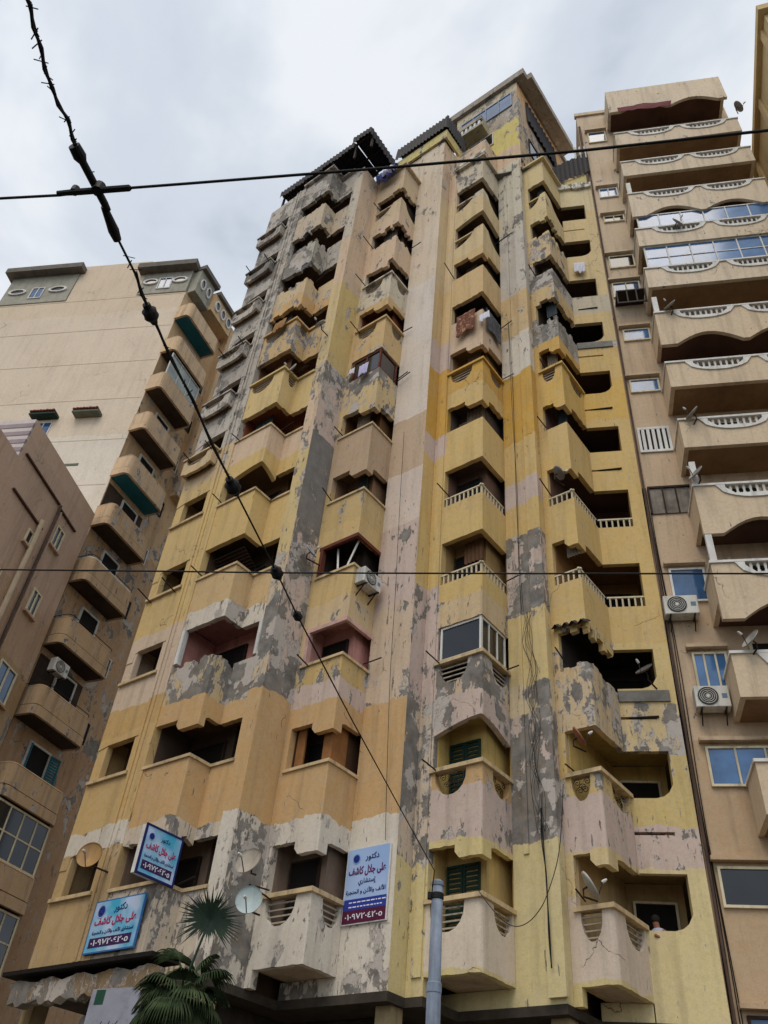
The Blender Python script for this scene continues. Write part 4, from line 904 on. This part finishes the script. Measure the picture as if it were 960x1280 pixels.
for (px, t, tw, r, rgb, aim, lab) in DISH:
    p = onT(*px, t); w = OM+A2*((Vector((p.x, p.y))-OM).dot(A2))+B2*tw; dish(p, aim, r, rgb, lab, (w.x, w.y, p.z-.18))
for px, off, r, aim, lab in (((871, 592), -1.5, .26, (-.8, -.3, .5), 'dish on the beige block parapet above the boarded window'), ((866, 517), -1.5, .25, (-.8, -.2, .6), 'dish on the beige block parapet above the barred window'), ((838, 382), -1.5, .24, (-.7, -.4, .6), 'dish on the beige block parapet below the blue glazing'), ((846, 278), -1.5, .24, (.4, -.8, .4), 'dish before the arched blue glazing of the beige block'), ((922, 134), -.9, .3, (.7, -.5, .5), 'dish at the far end of the top beige balcony'), ((940, 800), -1.5, .28, (-.8, -.2, .5), 'dish on the lowest beige parapet beside the cream post')):
    p = onR(*px, off); w = Vector((p.x, p.y))+BS*.2; dish(p, aim, r, (150, 148, 140), lab, (w.x, w.y, p.z-.3))
# ------------------------------------------------------------------ air conditioners
def aircon(M, w, h, d, label, sag=0):
    root = thing('air_conditioner', label, 'air conditioner', (0, 0, 0), 0, 'outdoor air conditioner units'); root.matrix_world = M
    bevel(obj('casing', MB().box(0, w, -d, 0, 0, h), M_ac, root), .015)
    cx, cz, r = w*.38, h*.5, h*.42; Mf = Matrix.Translation((cx, -d-.004, cz)) @ Matrix.Rotation(R(90), 4, 'X')
    fn = obj('fan_grille', MB().lathe([(0, .0), (r, .0), (r, .02), (r*.94, .02)], 24, Mf), M_acdark, root)
    for i in range(1, 5): obj('grille_ring', MB().lathe([(r*i/5, .004), (r*i/5, .018), (r*i/5+.012, .018), (r*i/5+.012, .004)], 20, Mf), M_ac, fn)
    obj('hub', MB().lathe([(0, .02), (r*.16, .02), (r*.16, 0)], 12, Mf), M_ac, fn)
    obj('logo_plate', MB().box(w*.78, w*.93, -d-.006, -d-.001, h*.4, h*.62), plain('blue_grey_plate', (110, 130, 150)), root)
    for x in (w*.15, w*.85): obj('bracket', MB().bar((x, .02, -.03), (x, -d-.03, -.03), .035).bar((x, .02, -.35), (x, -d*.8, -.03), .03), M_iron, root)
    return root
def Mt(s, t, z, ang=0.): w = world(s, t, z); return Matrix.Translation(w) @ Matrix.Rotation(math.atan2(A2.y, A2.x)+ang, 4, 'Z')
aircon(Mt(.0, .12, 16.05, R(90)) , .78, .52, .34, 'air conditioner hung from the brown framed balcony of the peeling tower')
def Mr(x, y, z, ang=0.): w = WR+AS*x+BS*y; return Matrix.Translation((w.x, w.y, z)) @ Matrix.Rotation(math.atan2(AS.y, AS.x)+ang, 4, 'Z')
aircon(Mr(.05, -.06, 15.85), .92, .62, .36, 'upper air conditioner with grey fan on the beige block strip')
aircon(Mr(.42, -.1, 12.95), .85, .60, .34, 'lower air conditioner below the blue window on the beige strip')
w = KC+DL*.15-YL*.55; aircon(Matrix.Translation((w.x, w.y, 17.55)) @ Matrix.Rotation(math.atan2(DL.y, DL.x), 4, 'Z'), .78, .55, .32, 'air conditioner on the sooty rounded balcony of the pale block')
# ------------------------------------------------------------------ clinic signs
AF = {}
for c in range(0xFE70, 0xFEFD):
    d = unicodedata.decomposition(chr(c)).split()
    if len(d) > 1 and d[0] in ('<isolated>', '<final>', '<initial>', '<medial>'): AF.setdefault(''.join(chr(int(x, 16)) for x in d[1:]), {})[d[0][1:-1]] = chr(c)
def shape_ar(s):
    out = ''; s = s.replace('لأ', '\ue001').replace('لا', '\ue000'); key = {'\ue000': 'لا', '\ue001': 'لأ'}; L = [key.get(c, c) for c in s]
    nx = lambda c: 'initial' in AF.get(c, {}); pv = lambda c: 'final' in AF.get(c, {})
    for i, c in enumerate(L):
        if c not in AF: out += c; continue
        p = i > 0 and nx(L[i-1]) and pv(c); n_ = nx(c) and i+1 < len(L) and pv(L[i+1])
        out += AF[c].get('medial' if p and n_ else 'final' if p else 'initial' if n_ else 'isolated', c)
    return out[::-1]
def text(parent, s, x, y, width, mat, bold=.0, shear=0., digits=False, hmax=None):
    cu = bpy.data.curves.new('lettering', 'FONT'); cu.body = s if digits else shape_ar(s); cu.align_x = 'CENTER'; cu.size = 1; cu.offset = bold; cu.extrude = .002; cu.shear = shear
    t = bpy.data.objects.new('lettering', cu); COL.objects.link(t); bpy.context.view_layer.update()
    me = bpy.data.meshes.new_from_object(t.evaluated_get(bpy.context.evaluated_depsgraph_get())); bpy.data.objects.remove(t)
    xs = [v.co.x for v in me.vertices]; ys = [v.co.y for v in me.vertices]; k = width/(max(xs)-min(xs)); ky = k
    if hmax: ky = hmax/(max(ys)-min(ys))
    cx = (max(xs)+min(xs))/2; cy = (max(ys)+min(ys))/2
    for v in me.vertices: v.co = ((v.co.x-cx)*k+x, (v.co.y-cy)*ky+y, v.co.z+.006)
    me.materials.clear(); me.name = 'lettering'
    return link('lettering', me, mat, parent)
def rect(name, parent, x0, x1, y0, y1, z, mat, th=.003): return obj(name, MB().box(x0, x1, y0, y1, z-th, z), mat, parent)
I_navy = plain('navy_print', (30, 36, 96), var=.05, bump=0); I_mag = plain('crimson_print', (176, 30, 84), var=.05, bump=0); I_dpur = plain('purple_print', (62, 36, 84), var=.05, bump=0)
I_white = plain('white_print', (226, 226, 232), var=.04, bump=0); I_mar = plain('maroon_print', (84, 26, 56), var=.06, bump=0); I_blue = plain('blue_print', (44, 60, 148), var=.06, bump=0); I_viol = plain('dark_violet_print', (96, 34, 84), var=.05, bump=0)
def sky_panel(name, c0, c1, sc=1.1):
    g = NT(name); n = g.noise(sc, 2, .5); g.base(g.mix(g.step(n, .36, .62), lin(*c0), lin(*c1))); g.b.inputs['Roughness'].default_value = .5; return g.m
S_tall = sky_panel('pale_blue_panel', (150, 178, 220), (170, 192, 228)); S_small = sky_panel('turquoise_panel', (70, 172, 208), (190, 208, 236), 1.6)
def logo(parent, x, y, r):
    rect_ = MB().lathe([(0, .008), (r, .008), (r, .004)], 20, Matrix.Translation((x, y, 0))); o = obj('emblem', rect_, I_blue, parent)
    obj('emblem_ring', MB().lathe([(r*1.1, .006), (r*1.1, .009), (r*1.25, .009), (r*1.25, .006)], 24, Matrix.Translation((x, y, 0))), S_small, o)
    for i in range(6):
        t = i*math.pi/3; obj('emblem_leaf', MB().lathe([(0, .012), (r*.22, .012), (r*.22, .009)], 8, Matrix.Translation((x+math.cos(t)*r*.5, y+math.sin(t)*r*.5, 0))), I_navy, o)
def sign_small(M, W, H, label, thick):
    root = thing('clinic_sign', label, 'sign', (0, 0, 0)); root.matrix_world = M
    obj('board', MB().box(-.03, W+.03, -.03, H+.03, -thick, -.004), M_white if thick > .1 else plain('sign_edge', (60, 110, 170), var=.1), root)
    rect('panel', root, 0, W, 0, H, .0, S_small)
    if thick > .1: obj('sign_rim', MB().box(-.045, 0, -.045, H+.045, -.03, .012).box(W, W+.045, -.045, H+.045, -.03, .012).box(0, W, -.045, 0, -.03, .012).box(0, W, H, H+.045, -.03, .012), I_navy, root)
    logo(root, W*.16, H*.80, W*.07)
    text(root, 'دكتور', W*.56, H*.82, W*.26, I_navy, .012)
    text(root, 'على جلال كاشف', W*.5, H*.58, W*.86, I_mag, .03, 0, False, H*.2)
    text(root, 'استشارى الأنف والأذن و الحنجرة', W*.5, H*.375, W*.84, I_navy, .015, 0, False, H*.10)
    rect('number_band', root, W*.06, W*.92, H*.08, H*.27, .003, I_dpur); text(root, '٠١٠٩٧٢٠٤٢٠٥', W*.49, H*.175, W*.76, I_white, .015, 0, True, H*.12)
    return root
sign_small(frame3(world(-4.80, -1.93, 6.33), A3, Z3, -B3), 1.66, 1.06, 'flat turquoise clinic sign fixed to the white balcony parapet', .04)
sign_small(frame3(world(-2.86, -2.52, 7.66), B3, Z3, A3), 1.02, 1.0, 'boxed clinic sign projecting from the balcony corner on a navy rim', .17)
root = thing('clinic_sign', 'tall pale blue clinic sign with maroon foot on the peeling pier wall', 'sign'); root.matrix_world = frame3(world(.05, 1.04, 7.22), A3, Z3, -B3); W_, H_ = 1.2, 1.62
obj('board', MB().box(-.02, W_+.02, -.02, H_+.02, -.04, -.004), M_white, root); rect('panel', root, 0, W_, 0, H_, 0, S_tall); rect('blue_band', root, 0, W_, H_*.17, H_*.315, .003, I_blue); rect('maroon_band', root, 0, W_, 0, H_*.17, .0035, I_mar)
logo(root, W_*.22, H_*.86, W_*.075); text(root, 'دكتور', W_*.60, H_*.86, W_*.32, I_navy, .015); text(root, 'على جلال كاشف', W_*.5, H_*.68, W_*.88, I_viol, .03, 0, False, H_*.14)
text(root, 'إستشاري', W_*.52, H_*.53, W_*.42, I_navy, .015); text(root, 'الأنف والأذن و الحنجرة', W_*.5, H_*.41, W_*.92, I_navy, .015, 0, False, H_*.085)
rs_ = random.Random(5)
for yy in (.27, .21):
    x = .08
    while x < 1.1: wdt = rs_.uniform(.04, .12); obj('fine_print', MB().box(W_*.07+x*W_*.78, W_*.07+(x+wdt)*W_*.78, H_*yy-.012, H_*yy+.012, .003, .0045), I_white, root); x += wdt+.03
text(root, '٠١٠٩٧٢٠٤٢٠٥', W_*.5, H_*.085, W_*.86, I_white, .01, 0, True, H_*.075)
root = thing('shop_board', 'grey board with a green emblem under the ragged canopy', 'sign'); root.matrix_world = frame3(world(-3.12, -2.62, 4.35), (A3+B3*.15).normalized(), Z3, (-B3+A3*.15).normalized())
obj('board', MB().box(0, 1.25, 0, 1.0, -.08, 0), plain('grey_board', (150, 152, 164), var=.1, dirt=.3), root)
rect('emblem', root, .12, .36, .72, .98, .004, plain('green_print', (40, 78, 62), bump=0)); 
for i in range(6): obj('floral_mark', MB().bar((.3+.1*i, .3+.03*(i % 3), .003), (.36+.1*i, .38+.05*(i % 2), .003), .015, .004), I_navy, root)
# ------------------------------------------------------------------ tram pole and overhead wires
PX, PY, PT = 1.46, 13.92, 6.3
pole = thing('tram_pole', 'grey blue steel tram pole standing before the round white balcony', 'pole', (PX, PY, .14))
obj('shaft', MB().lathe([(.0, 0), (.112, 0), (.106, 4.62), (.095, 4.68), (.088, 6.08), (.0, 6.08)], 20), M_steel, pole, True)
obj('collar', MB().lathe([(.106, 4.55), (.114, 4.56), (.114, 4.68), (.094, 4.70)], 20), M_steel, pole); obj('base_plate', MB().lathe([(0, 0), (.26, 0), (.26, .03), (.13, .035)], 16), M_steel, pole)
obj('clamp_band', MB().lathe([(.089, 5.86), (.102, 5.87), (.102, 5.95), (.089, 5.96)], 20).box(-.15, -.08, -.04, .04, 5.86, 5.96), M_black, pole); obj('cap', MB().lathe([(.098, 6.07), (.098, 6.12), (.06, 6.16), (0, 6.17)], 16), M_steel, pole)
def wire_pts(pix, zf):
    out = []
    for x, y in pix:
        z = 5.7
        for _ in range(12): p = atz(x, y, z); z = zf(p)
        out.append(atz(x, y, z))
    return out
zspan = lambda p: 5.66+.44*(max(0, min(13.9, p.y))/13.9)**2
SPX = [(5, -70), (20, -30), (36, 5), (50, 60), (64, 110), (84, 150), (100, 196), (112, 216), (122, 238), (130, 258), (142, 288), (168, 340), (188, 392), (240, 500), (291, 608), (346, 716), (372, 770), (440, 900), (500, 1010), (543, 1088)]
sp = wire_pts(SPX, zspan); first = sp[0]+(sp[0]-sp[1])*12
span = thing('span_wire', 'black insulated span wire running from the tram pole overhead', 'wire', tuple(sp[-1])); o3 = -sp[-1]
obj('strand', MB().tube([p+o3 for p in [first]+sp], .007, 8), M_black, span)
def lump(parent, p, d, prof, name='insulator', n=12):
    q = Vector(d).normalized().to_track_quat('Z', 'Y').to_matrix().to_4x4(); return obj(name, MB().lathe(prof, n, Matrix.Translation(Vector(p)+o3) @ q), M_black, parent, False)
lump(span, sp[6], sp[8]-sp[6], [(0, -.06), (.03, -.06), (.034, .0), (.02, .03), (.02, .26), (.016, .3), (0, .3)], 'sleeve'); lump(span, sp[9], sp[10]-sp[9], [(0, 0), (.018, 0), (.026, .1), (.03, .14), (.022, .2), (0, .2)], 'sleeve')
for i, r in ((12, .045), (14, .055), (15, .05), (16, .04)):
    lump(span, sp[i], sp[min(i+1, 19)]-sp[i-1], [(0, -1.6*r), (.5*r, -1.5*r), (.55*r, -.9*r), (r, -.5*r), (.9*r, 0), (r, .5*r), (.55*r, 1.1*r), (.4*r, 1.6*r), (0, 1.7*r)])
wr_ = MB(); rb_ = random.Random(8)
for i in list(range(1, 7))+list(range(10, 14)):
    for j in range(5):
        p = sp[i].lerp(sp[i+1], rb_.random())+o3; v = Vector((rb_.uniform(-1, 1), rb_.uniform(-1, 1), rb_.uniform(-.6, .6))).normalized(); wr_.tube([p-v*.02, p+v*rb_.uniform(.02, .05)], .003, 4)
for i in list(range(0, 7))+list(range(11, 14)): wr_.tube([sp[i]+o3+Vector((.006, 0, .006)), sp[i].lerp(sp[i+1], .5)+o3+Vector((-.006, .004, -.006)), sp[i+1]+o3+Vector((.006, 0, .006))], .009, 6)
o = obj('frayed_wrapping', wr_, M_black, span); o['kind'] = 'stuff'
obj('pole_tail', MB().tube([sp[-1]+o3, Vector((PX-.1, PY-.08, 6.0))+o3], .008, 6), M_black, span)
for pix, r, lab, ext in (([(-300, 270), (0, 248), (75, 244), (122, 238), (240, 229), (480, 210), (720, 189), (960, 163), (1500, 105)], .0075, 'thick contact wire crossing overhead near the frayed sleeve', 1), ([(-300, 711), (0, 712), (200, 714), (346, 716), (660, 717), (960, 717), (1400, 716)], .007, 'thin contact wire crossing in front of the middle floors', 2)):
    z0 = 5.63 if ext == 1 else zspan(sp[15])
    P = [atz(x, y, z0) for x, y in pix]; P = [P[0]+(P[0]-P[1])*6]+P+[P[-1]+(P[-1]-P[-2])*6]
    w = thing('contact_wire', lab, 'wire', tuple(P[4]), 0, 'tram contact wires'); obj('strand', MB().tube([p-P[4] for p in P], r, 8), M_black, w)
    if ext == 1:
        d = (P[5]-P[4]).normalized(); c_ = atz(122, 238, z0)-P[4]; obj('splice', MB().tube([c_-d*.22, c_-d*.1, c_+d*.17, c_+d*.18], [.014, .018, .018, .011], 8), M_black, w)
        obj('clamp', MB().lathe([(0, -.03), (.03, -.03), (.03, .03), (0, .03)], 12, Matrix.Translation(c_+Vector((0, 0, .02)))), M_black, w); obj('clamp', MB().lathe([(0, -.02), (.022, -.02), (.022, .02), (0, .02)], 10, Matrix.Translation(c_-d*.13+Vector((0, 0, .02)))), M_black, w)
# ------------------------------------------------------------------ fan palm on the pavement
g = NT('palm_leaf'); n = g.noise(6, 3); g.base(g.mix(g.step(n, .3, .7), (.018, .036, .014), (.06, .085, .032))); g.b.inputs['Roughness'].default_value = .75; M_palm = g.m
g = NT('palm_leaf_dark'); n = g.noise(6, 3); g.base(g.mix(g.step(n, .3, .7), (.015, .03, .018), (.03, .055, .03))); g.b.inputs['Roughness'].default_value = .55; M_palmd = g.m
g = NT('palm_bark'); n = g.noise(9, 4, .6, sc=(1, 1, 4)); g.base(g.mix(g.step(n, .3, .7), (.07, .05, .035), (.2, .15, .1))); g.bump(n, .6, .03); M_bark = g.m
PB = Vector((-2.02, 12.95, .14)); palm = thing('fan_palm', 'green fan palm with drooping leaves below the clinic signs', 'palm tree', PB)
obj('trunk', MB().tube([(.06*math.sin(i*.8), .04*math.cos(i), .57*i) for i in range(8)], [.2-.012*i+.015*(i % 2) for i in range(8)], 12), M_bark, palm)
def fan_leaf(base, direc, plen, r, droop, nb, spread, mat, rnd):
    """petiole from base along direc, then a pleated fan of blades that droop at the tips"""
    d = Vector(direc).normalized(); mb = MB(); hub = base+d*plen-Vector((0, 0, .10*plen*droop)); side = d.cross(Vector((0, 0, 1)))
    side = side.normalized() if side.length > .05 else Vector((1, 0, 0)); up = side.cross(d).normalized()
    mb.tube([base, base.lerp(hub, .5)+Vector((0, 0, .06*plen)), hub], [.025, .018, .014], 5)
    for i in range(nb):
        a_ = (i/(nb-1)-.5)*spread; v = (d*math.cos(a_)+side*math.sin(a_)).normalized(); rr_ = r*(.78+.22*math.cos(a_*.7))*rnd.uniform(.9, 1.05); w = r*.055
        across = up.cross(v).normalized(); P = []
        for k in range(6):
            f = k/5; dz = -droop*rr_*f**2.4*.75; c_ = hub+v*rr_*f*(1-.18*droop*f*f)+Vector((0, 0, dz)); ww = w*(.25+1.5*f if f < .4 else .85*(1-f)**.7*1.25+.02); P.append((c_+across*ww+up*.012, c_-up*.008, c_-across*ww+up*.012))
        for k in range(5):
            mb.quad(P[k][0], P[k][1], P[k+1][1], P[k+1][0]); mb.quad(P[k][1], P[k][2], P[k+1][2], P[k+1][1])
    return mb
rp_ = random.Random(11)
for i in range(19):
    az = i*2.4+rp_.uniform(-.3, .3); el = .9-1.75*(i/22)+rp_.uniform(-.12, .12)
    mb = fan_leaf(Vector((0, 0, 3.85+.3*rp_.random())), (math.cos(az)*math.cos(el), math.sin(az)*math.cos(el), math.sin(el)), rp_.uniform(.22, .42), rp_.uniform(.38, .56), .55+.8*(i/29), 30, 3.1, M_palm, rp_)
    obj('leaf', mb, M_palm, palm)
hub = ray(262, 1150); hub = CAM+hub*(13/math.hypot(hub.x, hub.y))-PB
mb = MB(); mb.tube([Vector((0, 0, 3.5)), Vector((.02, 0, 4.2)), hub], [.03, .02, .015], 6); vv = -ray(262, 1150); sx = vv.cross(Z3).normalized(); sy = sx.cross(vv).normalized()
for i in range(64):
    a_ = 2*math.pi*i/64+rp_.uniform(-.03, .03); v = sx*math.cos(a_)+sy*math.sin(a_); v = (v+vv*.25).normalized(); rr_ = .47*rp_.uniform(.7, 1.12)*(1 if math.sin(a_) > -.75 else .6); ac = v.cross(vv).normalized()
    mb.quad(hub, hub+v*rr_*.5+ac*.016, hub+v*rr_-Vector((0, 0, .03)), hub+v*rr_*.5-ac*.016)
obj('leaf', mb, M_palmd, palm)
# ------------------------------------------------------------------ washing
def cloth(label, M, w, h, mat, seed, fold=.05, cat='laundry', bag=0.):
    rnd = random.Random(seed); NX, NY = 22, 18; mb = MB(); ph = rnd.random()*6
    def P(i, j):
        f, q = i/NX, j/NY; dz = fold*math.sin(f*9+ph+q*1.2)*(.3+q)+fold*.5*math.sin(f*23+ph*2)*q
        return tuple(Vector((w*(f-.5)*(1-.10*q*math.sin(f*5+ph)), -.02-abs(dz)-bag*math.sin(math.pi*q), -h*q*(1+.07*math.sin(f*7+ph)))))
    mb.v = [P(i, j) for j in range(NY+1) for i in range(NX+1)]
    mb.f = [(j*(NX+1)+i, j*(NX+1)+i+1, (j+1)*(NX+1)+i+1, (j+1)*(NX+1)+i) for j in range(NY) for i in range(NX)]
    o = obj('hanging_cloth', mb, mat, None, True); o.matrix_world = M; md = o.modifiers.new('thickness', 'SOLIDIFY'); md.thickness = .012
    tag(o, label, cat, 'washing hung on balconies'); return o
g = NT('brown_blanket'); n = g.noise(7, 4, .7); g.base(g.mix(g.step(n, .52, .6), lin(104, 62, 46), lin(176, 134, 104))); M_blanket = g.m
M_wcl = plain('white_cotton', (206, 206, 216), var=.08, bump=0); M_net = plain('dark_netting', (84, 84, 88), var=.4, scale=14); M_lav = plain('lavender_cotton', (184, 180, 212), var=.1, bump=0); M_bcl = plain('blue_cotton', (84, 92, 150), var=.2, bump=0)
RA = math.atan2(A2.y, A2.x)
def hang(px, t, ang=0): p = onT(*px, t); return Matrix.Translation(p) @ Matrix.Rotation(RA+ang, 4, 'Z')
cloth('brown patterned blanket hung over a balcony edge', hang((583, 392), 1.58), .8, 1.25, M_blanket, 1)
cloth('white sheet beside the brown blanket on the same balcony', hang((606, 392), 1.60), .42, .45, M_wcl, 2)
w_ = world(3.32, 2.3, ZK(8)+.1); cloth('dark netting draped on the balcony side by the brown blanket', Matrix.Translation(w_) @ Matrix.Rotation(RA+R(90), 4, 'Z'), 1.0, 1.2, M_net, 3, .03)
cloth('white towel hung at the red framed window', hang((456, 456), -.12), .42, .62, M_lav, 4)
cloth('small white cloth left of the towel at the red framed window', hang((441, 462), -.10), .26, .34, M_wcl, 12)
cloth('grey rag over the broken parapet high on the left bay', hang((385, 330), -1.95), .5, .45, M_net, 13)
cloth('faded ochre rug over the yellow balcony under the broken bays', hang((352, 402), -1.95), .6, .6, plain('ochre_rug', (150, 112, 66), var=.25, bump=0), 14)
p = J0+SD*.45-JN*.12; w_ = world(p.x, p.y, ZK(10)+.0); cloth('white shirt hung in front of a grey cement loggia', Matrix.Translation((w_.x, w_.y, ZK(10)-.75)) @ Matrix.Rotation(math.atan2(AS.y, AS.x), 4, 'Z'), .45, .75, M_wcl, 5)
cloth('bundle of blue cloth slung under the roof canopy', hang((488, 214), -.2), 1.1, .9, M_bcl, 6, .12, 'laundry', .2)
cloth('lavender cloth lying over the blue bundle at the roof', hang((488, 214), -.32), .75, .45, M_lav, 7, .12, 'laundry', .15)
p = onR(805, 131, -1.37); cloth('maroon cloth spread along the top beige balcony', Matrix.Translation(p) @ Matrix.Rotation(math.atan2(AS.y, AS.x), 4, 'Z'), 2.6, .55, plain('maroon_cloth', (110, 52, 58), var=.15, bump=0), 9, .03)
# ------------------------------------------------------------------ loose cables on the wall between the bays
def cable(label, pixs, t, r=.012, n=1, jit=.0, seed=1):
    rnd = random.Random(seed); P0 = onT(*pixs[0], t); root = thing('hanging_cable', label, 'cable', tuple(P0), 0, 'loose cables on the tower')
    for k in range(n):
        P = []
        for i, q in enumerate(pixs):
            v = onT(*q, t-rnd.random()*.04)-P0; v += A3*rnd.uniform(-jit, jit); P.append(v)
        Q = []
        for i in range(len(P)-1):
            a_, b_, c_, d_ = P[max(i-1, 0)], P[i], P[i+1], P[min(i+2, len(P)-1)]
            for s_ in range(5):
                u = s_/5; Q.append(.5*((2*b_)+(c_-a_)*u+(2*a_-5*b_+4*c_-d_)*u*u+(3*b_-a_-3*c_+d_)*u**3))
        Q.append(P[-1]); obj('strand', MB().tube(Q, r, 5), M_black, root)
    return root
cable('tangled bundle of black cables on the wall between the two right bays', [(659, 765), (661, 800), (664, 835), (666, 870), (669, 910), (671, 950), (674, 990), (677, 1040)], 2.88, .005, 8, .2, 1)
cable('thick cable pair running down to the white block ledge', [(676, 1010), (678, 1050), (682, 1090), (685, 1130), (687, 1170), (690, 1210)], 2.88, .014, 2, .02, 2)
cable('thin cable looping from the round white balcony to the cable wall', [(598, 1113), (612, 1132), (628, 1150), (644, 1158), (660, 1153), (674, 1138), (684, 1118), (697, 1075), (702, 1030), (704, 980)], 1.5, .009, 1, 0, 3)
cable('straight thin cable down the middle of the upper cable wall', [(636, 400), (639, 470), (642, 540), (646, 620), (649, 700), (653, 765)], 2.92, .008, 2, .04, 4)
cable('thin cable running down the pale pink sign wall', [(505, 540), (499, 640), (494, 740), (488, 840), (484, 950), (482, 1050)], 1.02, .007, 1, .01, 5)
# ------------------------------------------------------------------ resident at the lowest right loggia
pw = J0+SD*.30+JN*.38; wp_ = world(pw.x, pw.y, 6.36)
per = thing('person', 'resident in a pale shirt leaning at the lowest right loggia', 'person', tuple(wp_), RA+R(-15))
me = bpy.data.meshes.new('body')
V = [(0, 0, .86), (0, 0, 1.05), (0, -.02, 1.28), (0, -.03, 1.40), (0, -.05, 1.50), (0, -.07, 1.60), (.17, -.02, 1.32), (.24, -.10, 1.08), (.20, -.34, 1.16), (.18, -.40, 1.18), (-.17, -.02, 1.32), (-.24, -.10, 1.08), (-.20, -.34, 1.16), (-.18, -.40, 1.18), (.09, 0, .80), (.1, -.02, .45), (.1, .02, .08), (.1, -.1, .03), (-.09, 0, .80), (-.1, -.02, .45), (-.1, .02, .08), (-.1, -.1, .03)]
Ed = [(0, 1), (1, 2), (2, 3), (3, 4), (4, 5), (2, 6), (6, 7), (7, 8), (8, 9), (2, 10), (10, 11), (11, 12), (12, 13), (0, 14), (14, 15), (15, 16), (16, 17), (0, 18), (18, 19), (19, 20), (20, 21)]
RAD = [.15, .14, .15, .06, .075, .085, .065, .045, .035, .03, .065, .045, .035, .03, .09, .06, .045, .035, .09, .06, .045, .035]
me.from_pydata(V, Ed, []); body = link('body', me, plain('skin', (150, 104, 84), var=.08, bump=0), per)
md = body.modifiers.new('skin', 'SKIN'); me.skin_vertices[0].data[0].use_root = True
for i, r in enumerate(RAD): me.skin_vertices[0].data[i].radius = (r, r*.8 if i < 3 else r)
body.modifiers.new('smooth', 'SUBSURF').levels = 2
obj('hair', MB().lathe([(.0, .105), (.05, .095), (.085, .06), (.098, .02), (.096, -.03), (.085, -.06)], 14, Matrix.Translation((0, -.05, 1.6))), plain('dark_hair', (30, 26, 24), bump=0), per, True)
obj('shirt', MB().lathe([(.165, .84), (.16, 1.0), (.178, 1.2), (.185, 1.32), (.13, 1.40), (.07, 1.43)], 16), plain('pale_shirt', (170, 172, 190), var=.1, bump=0), per, True)
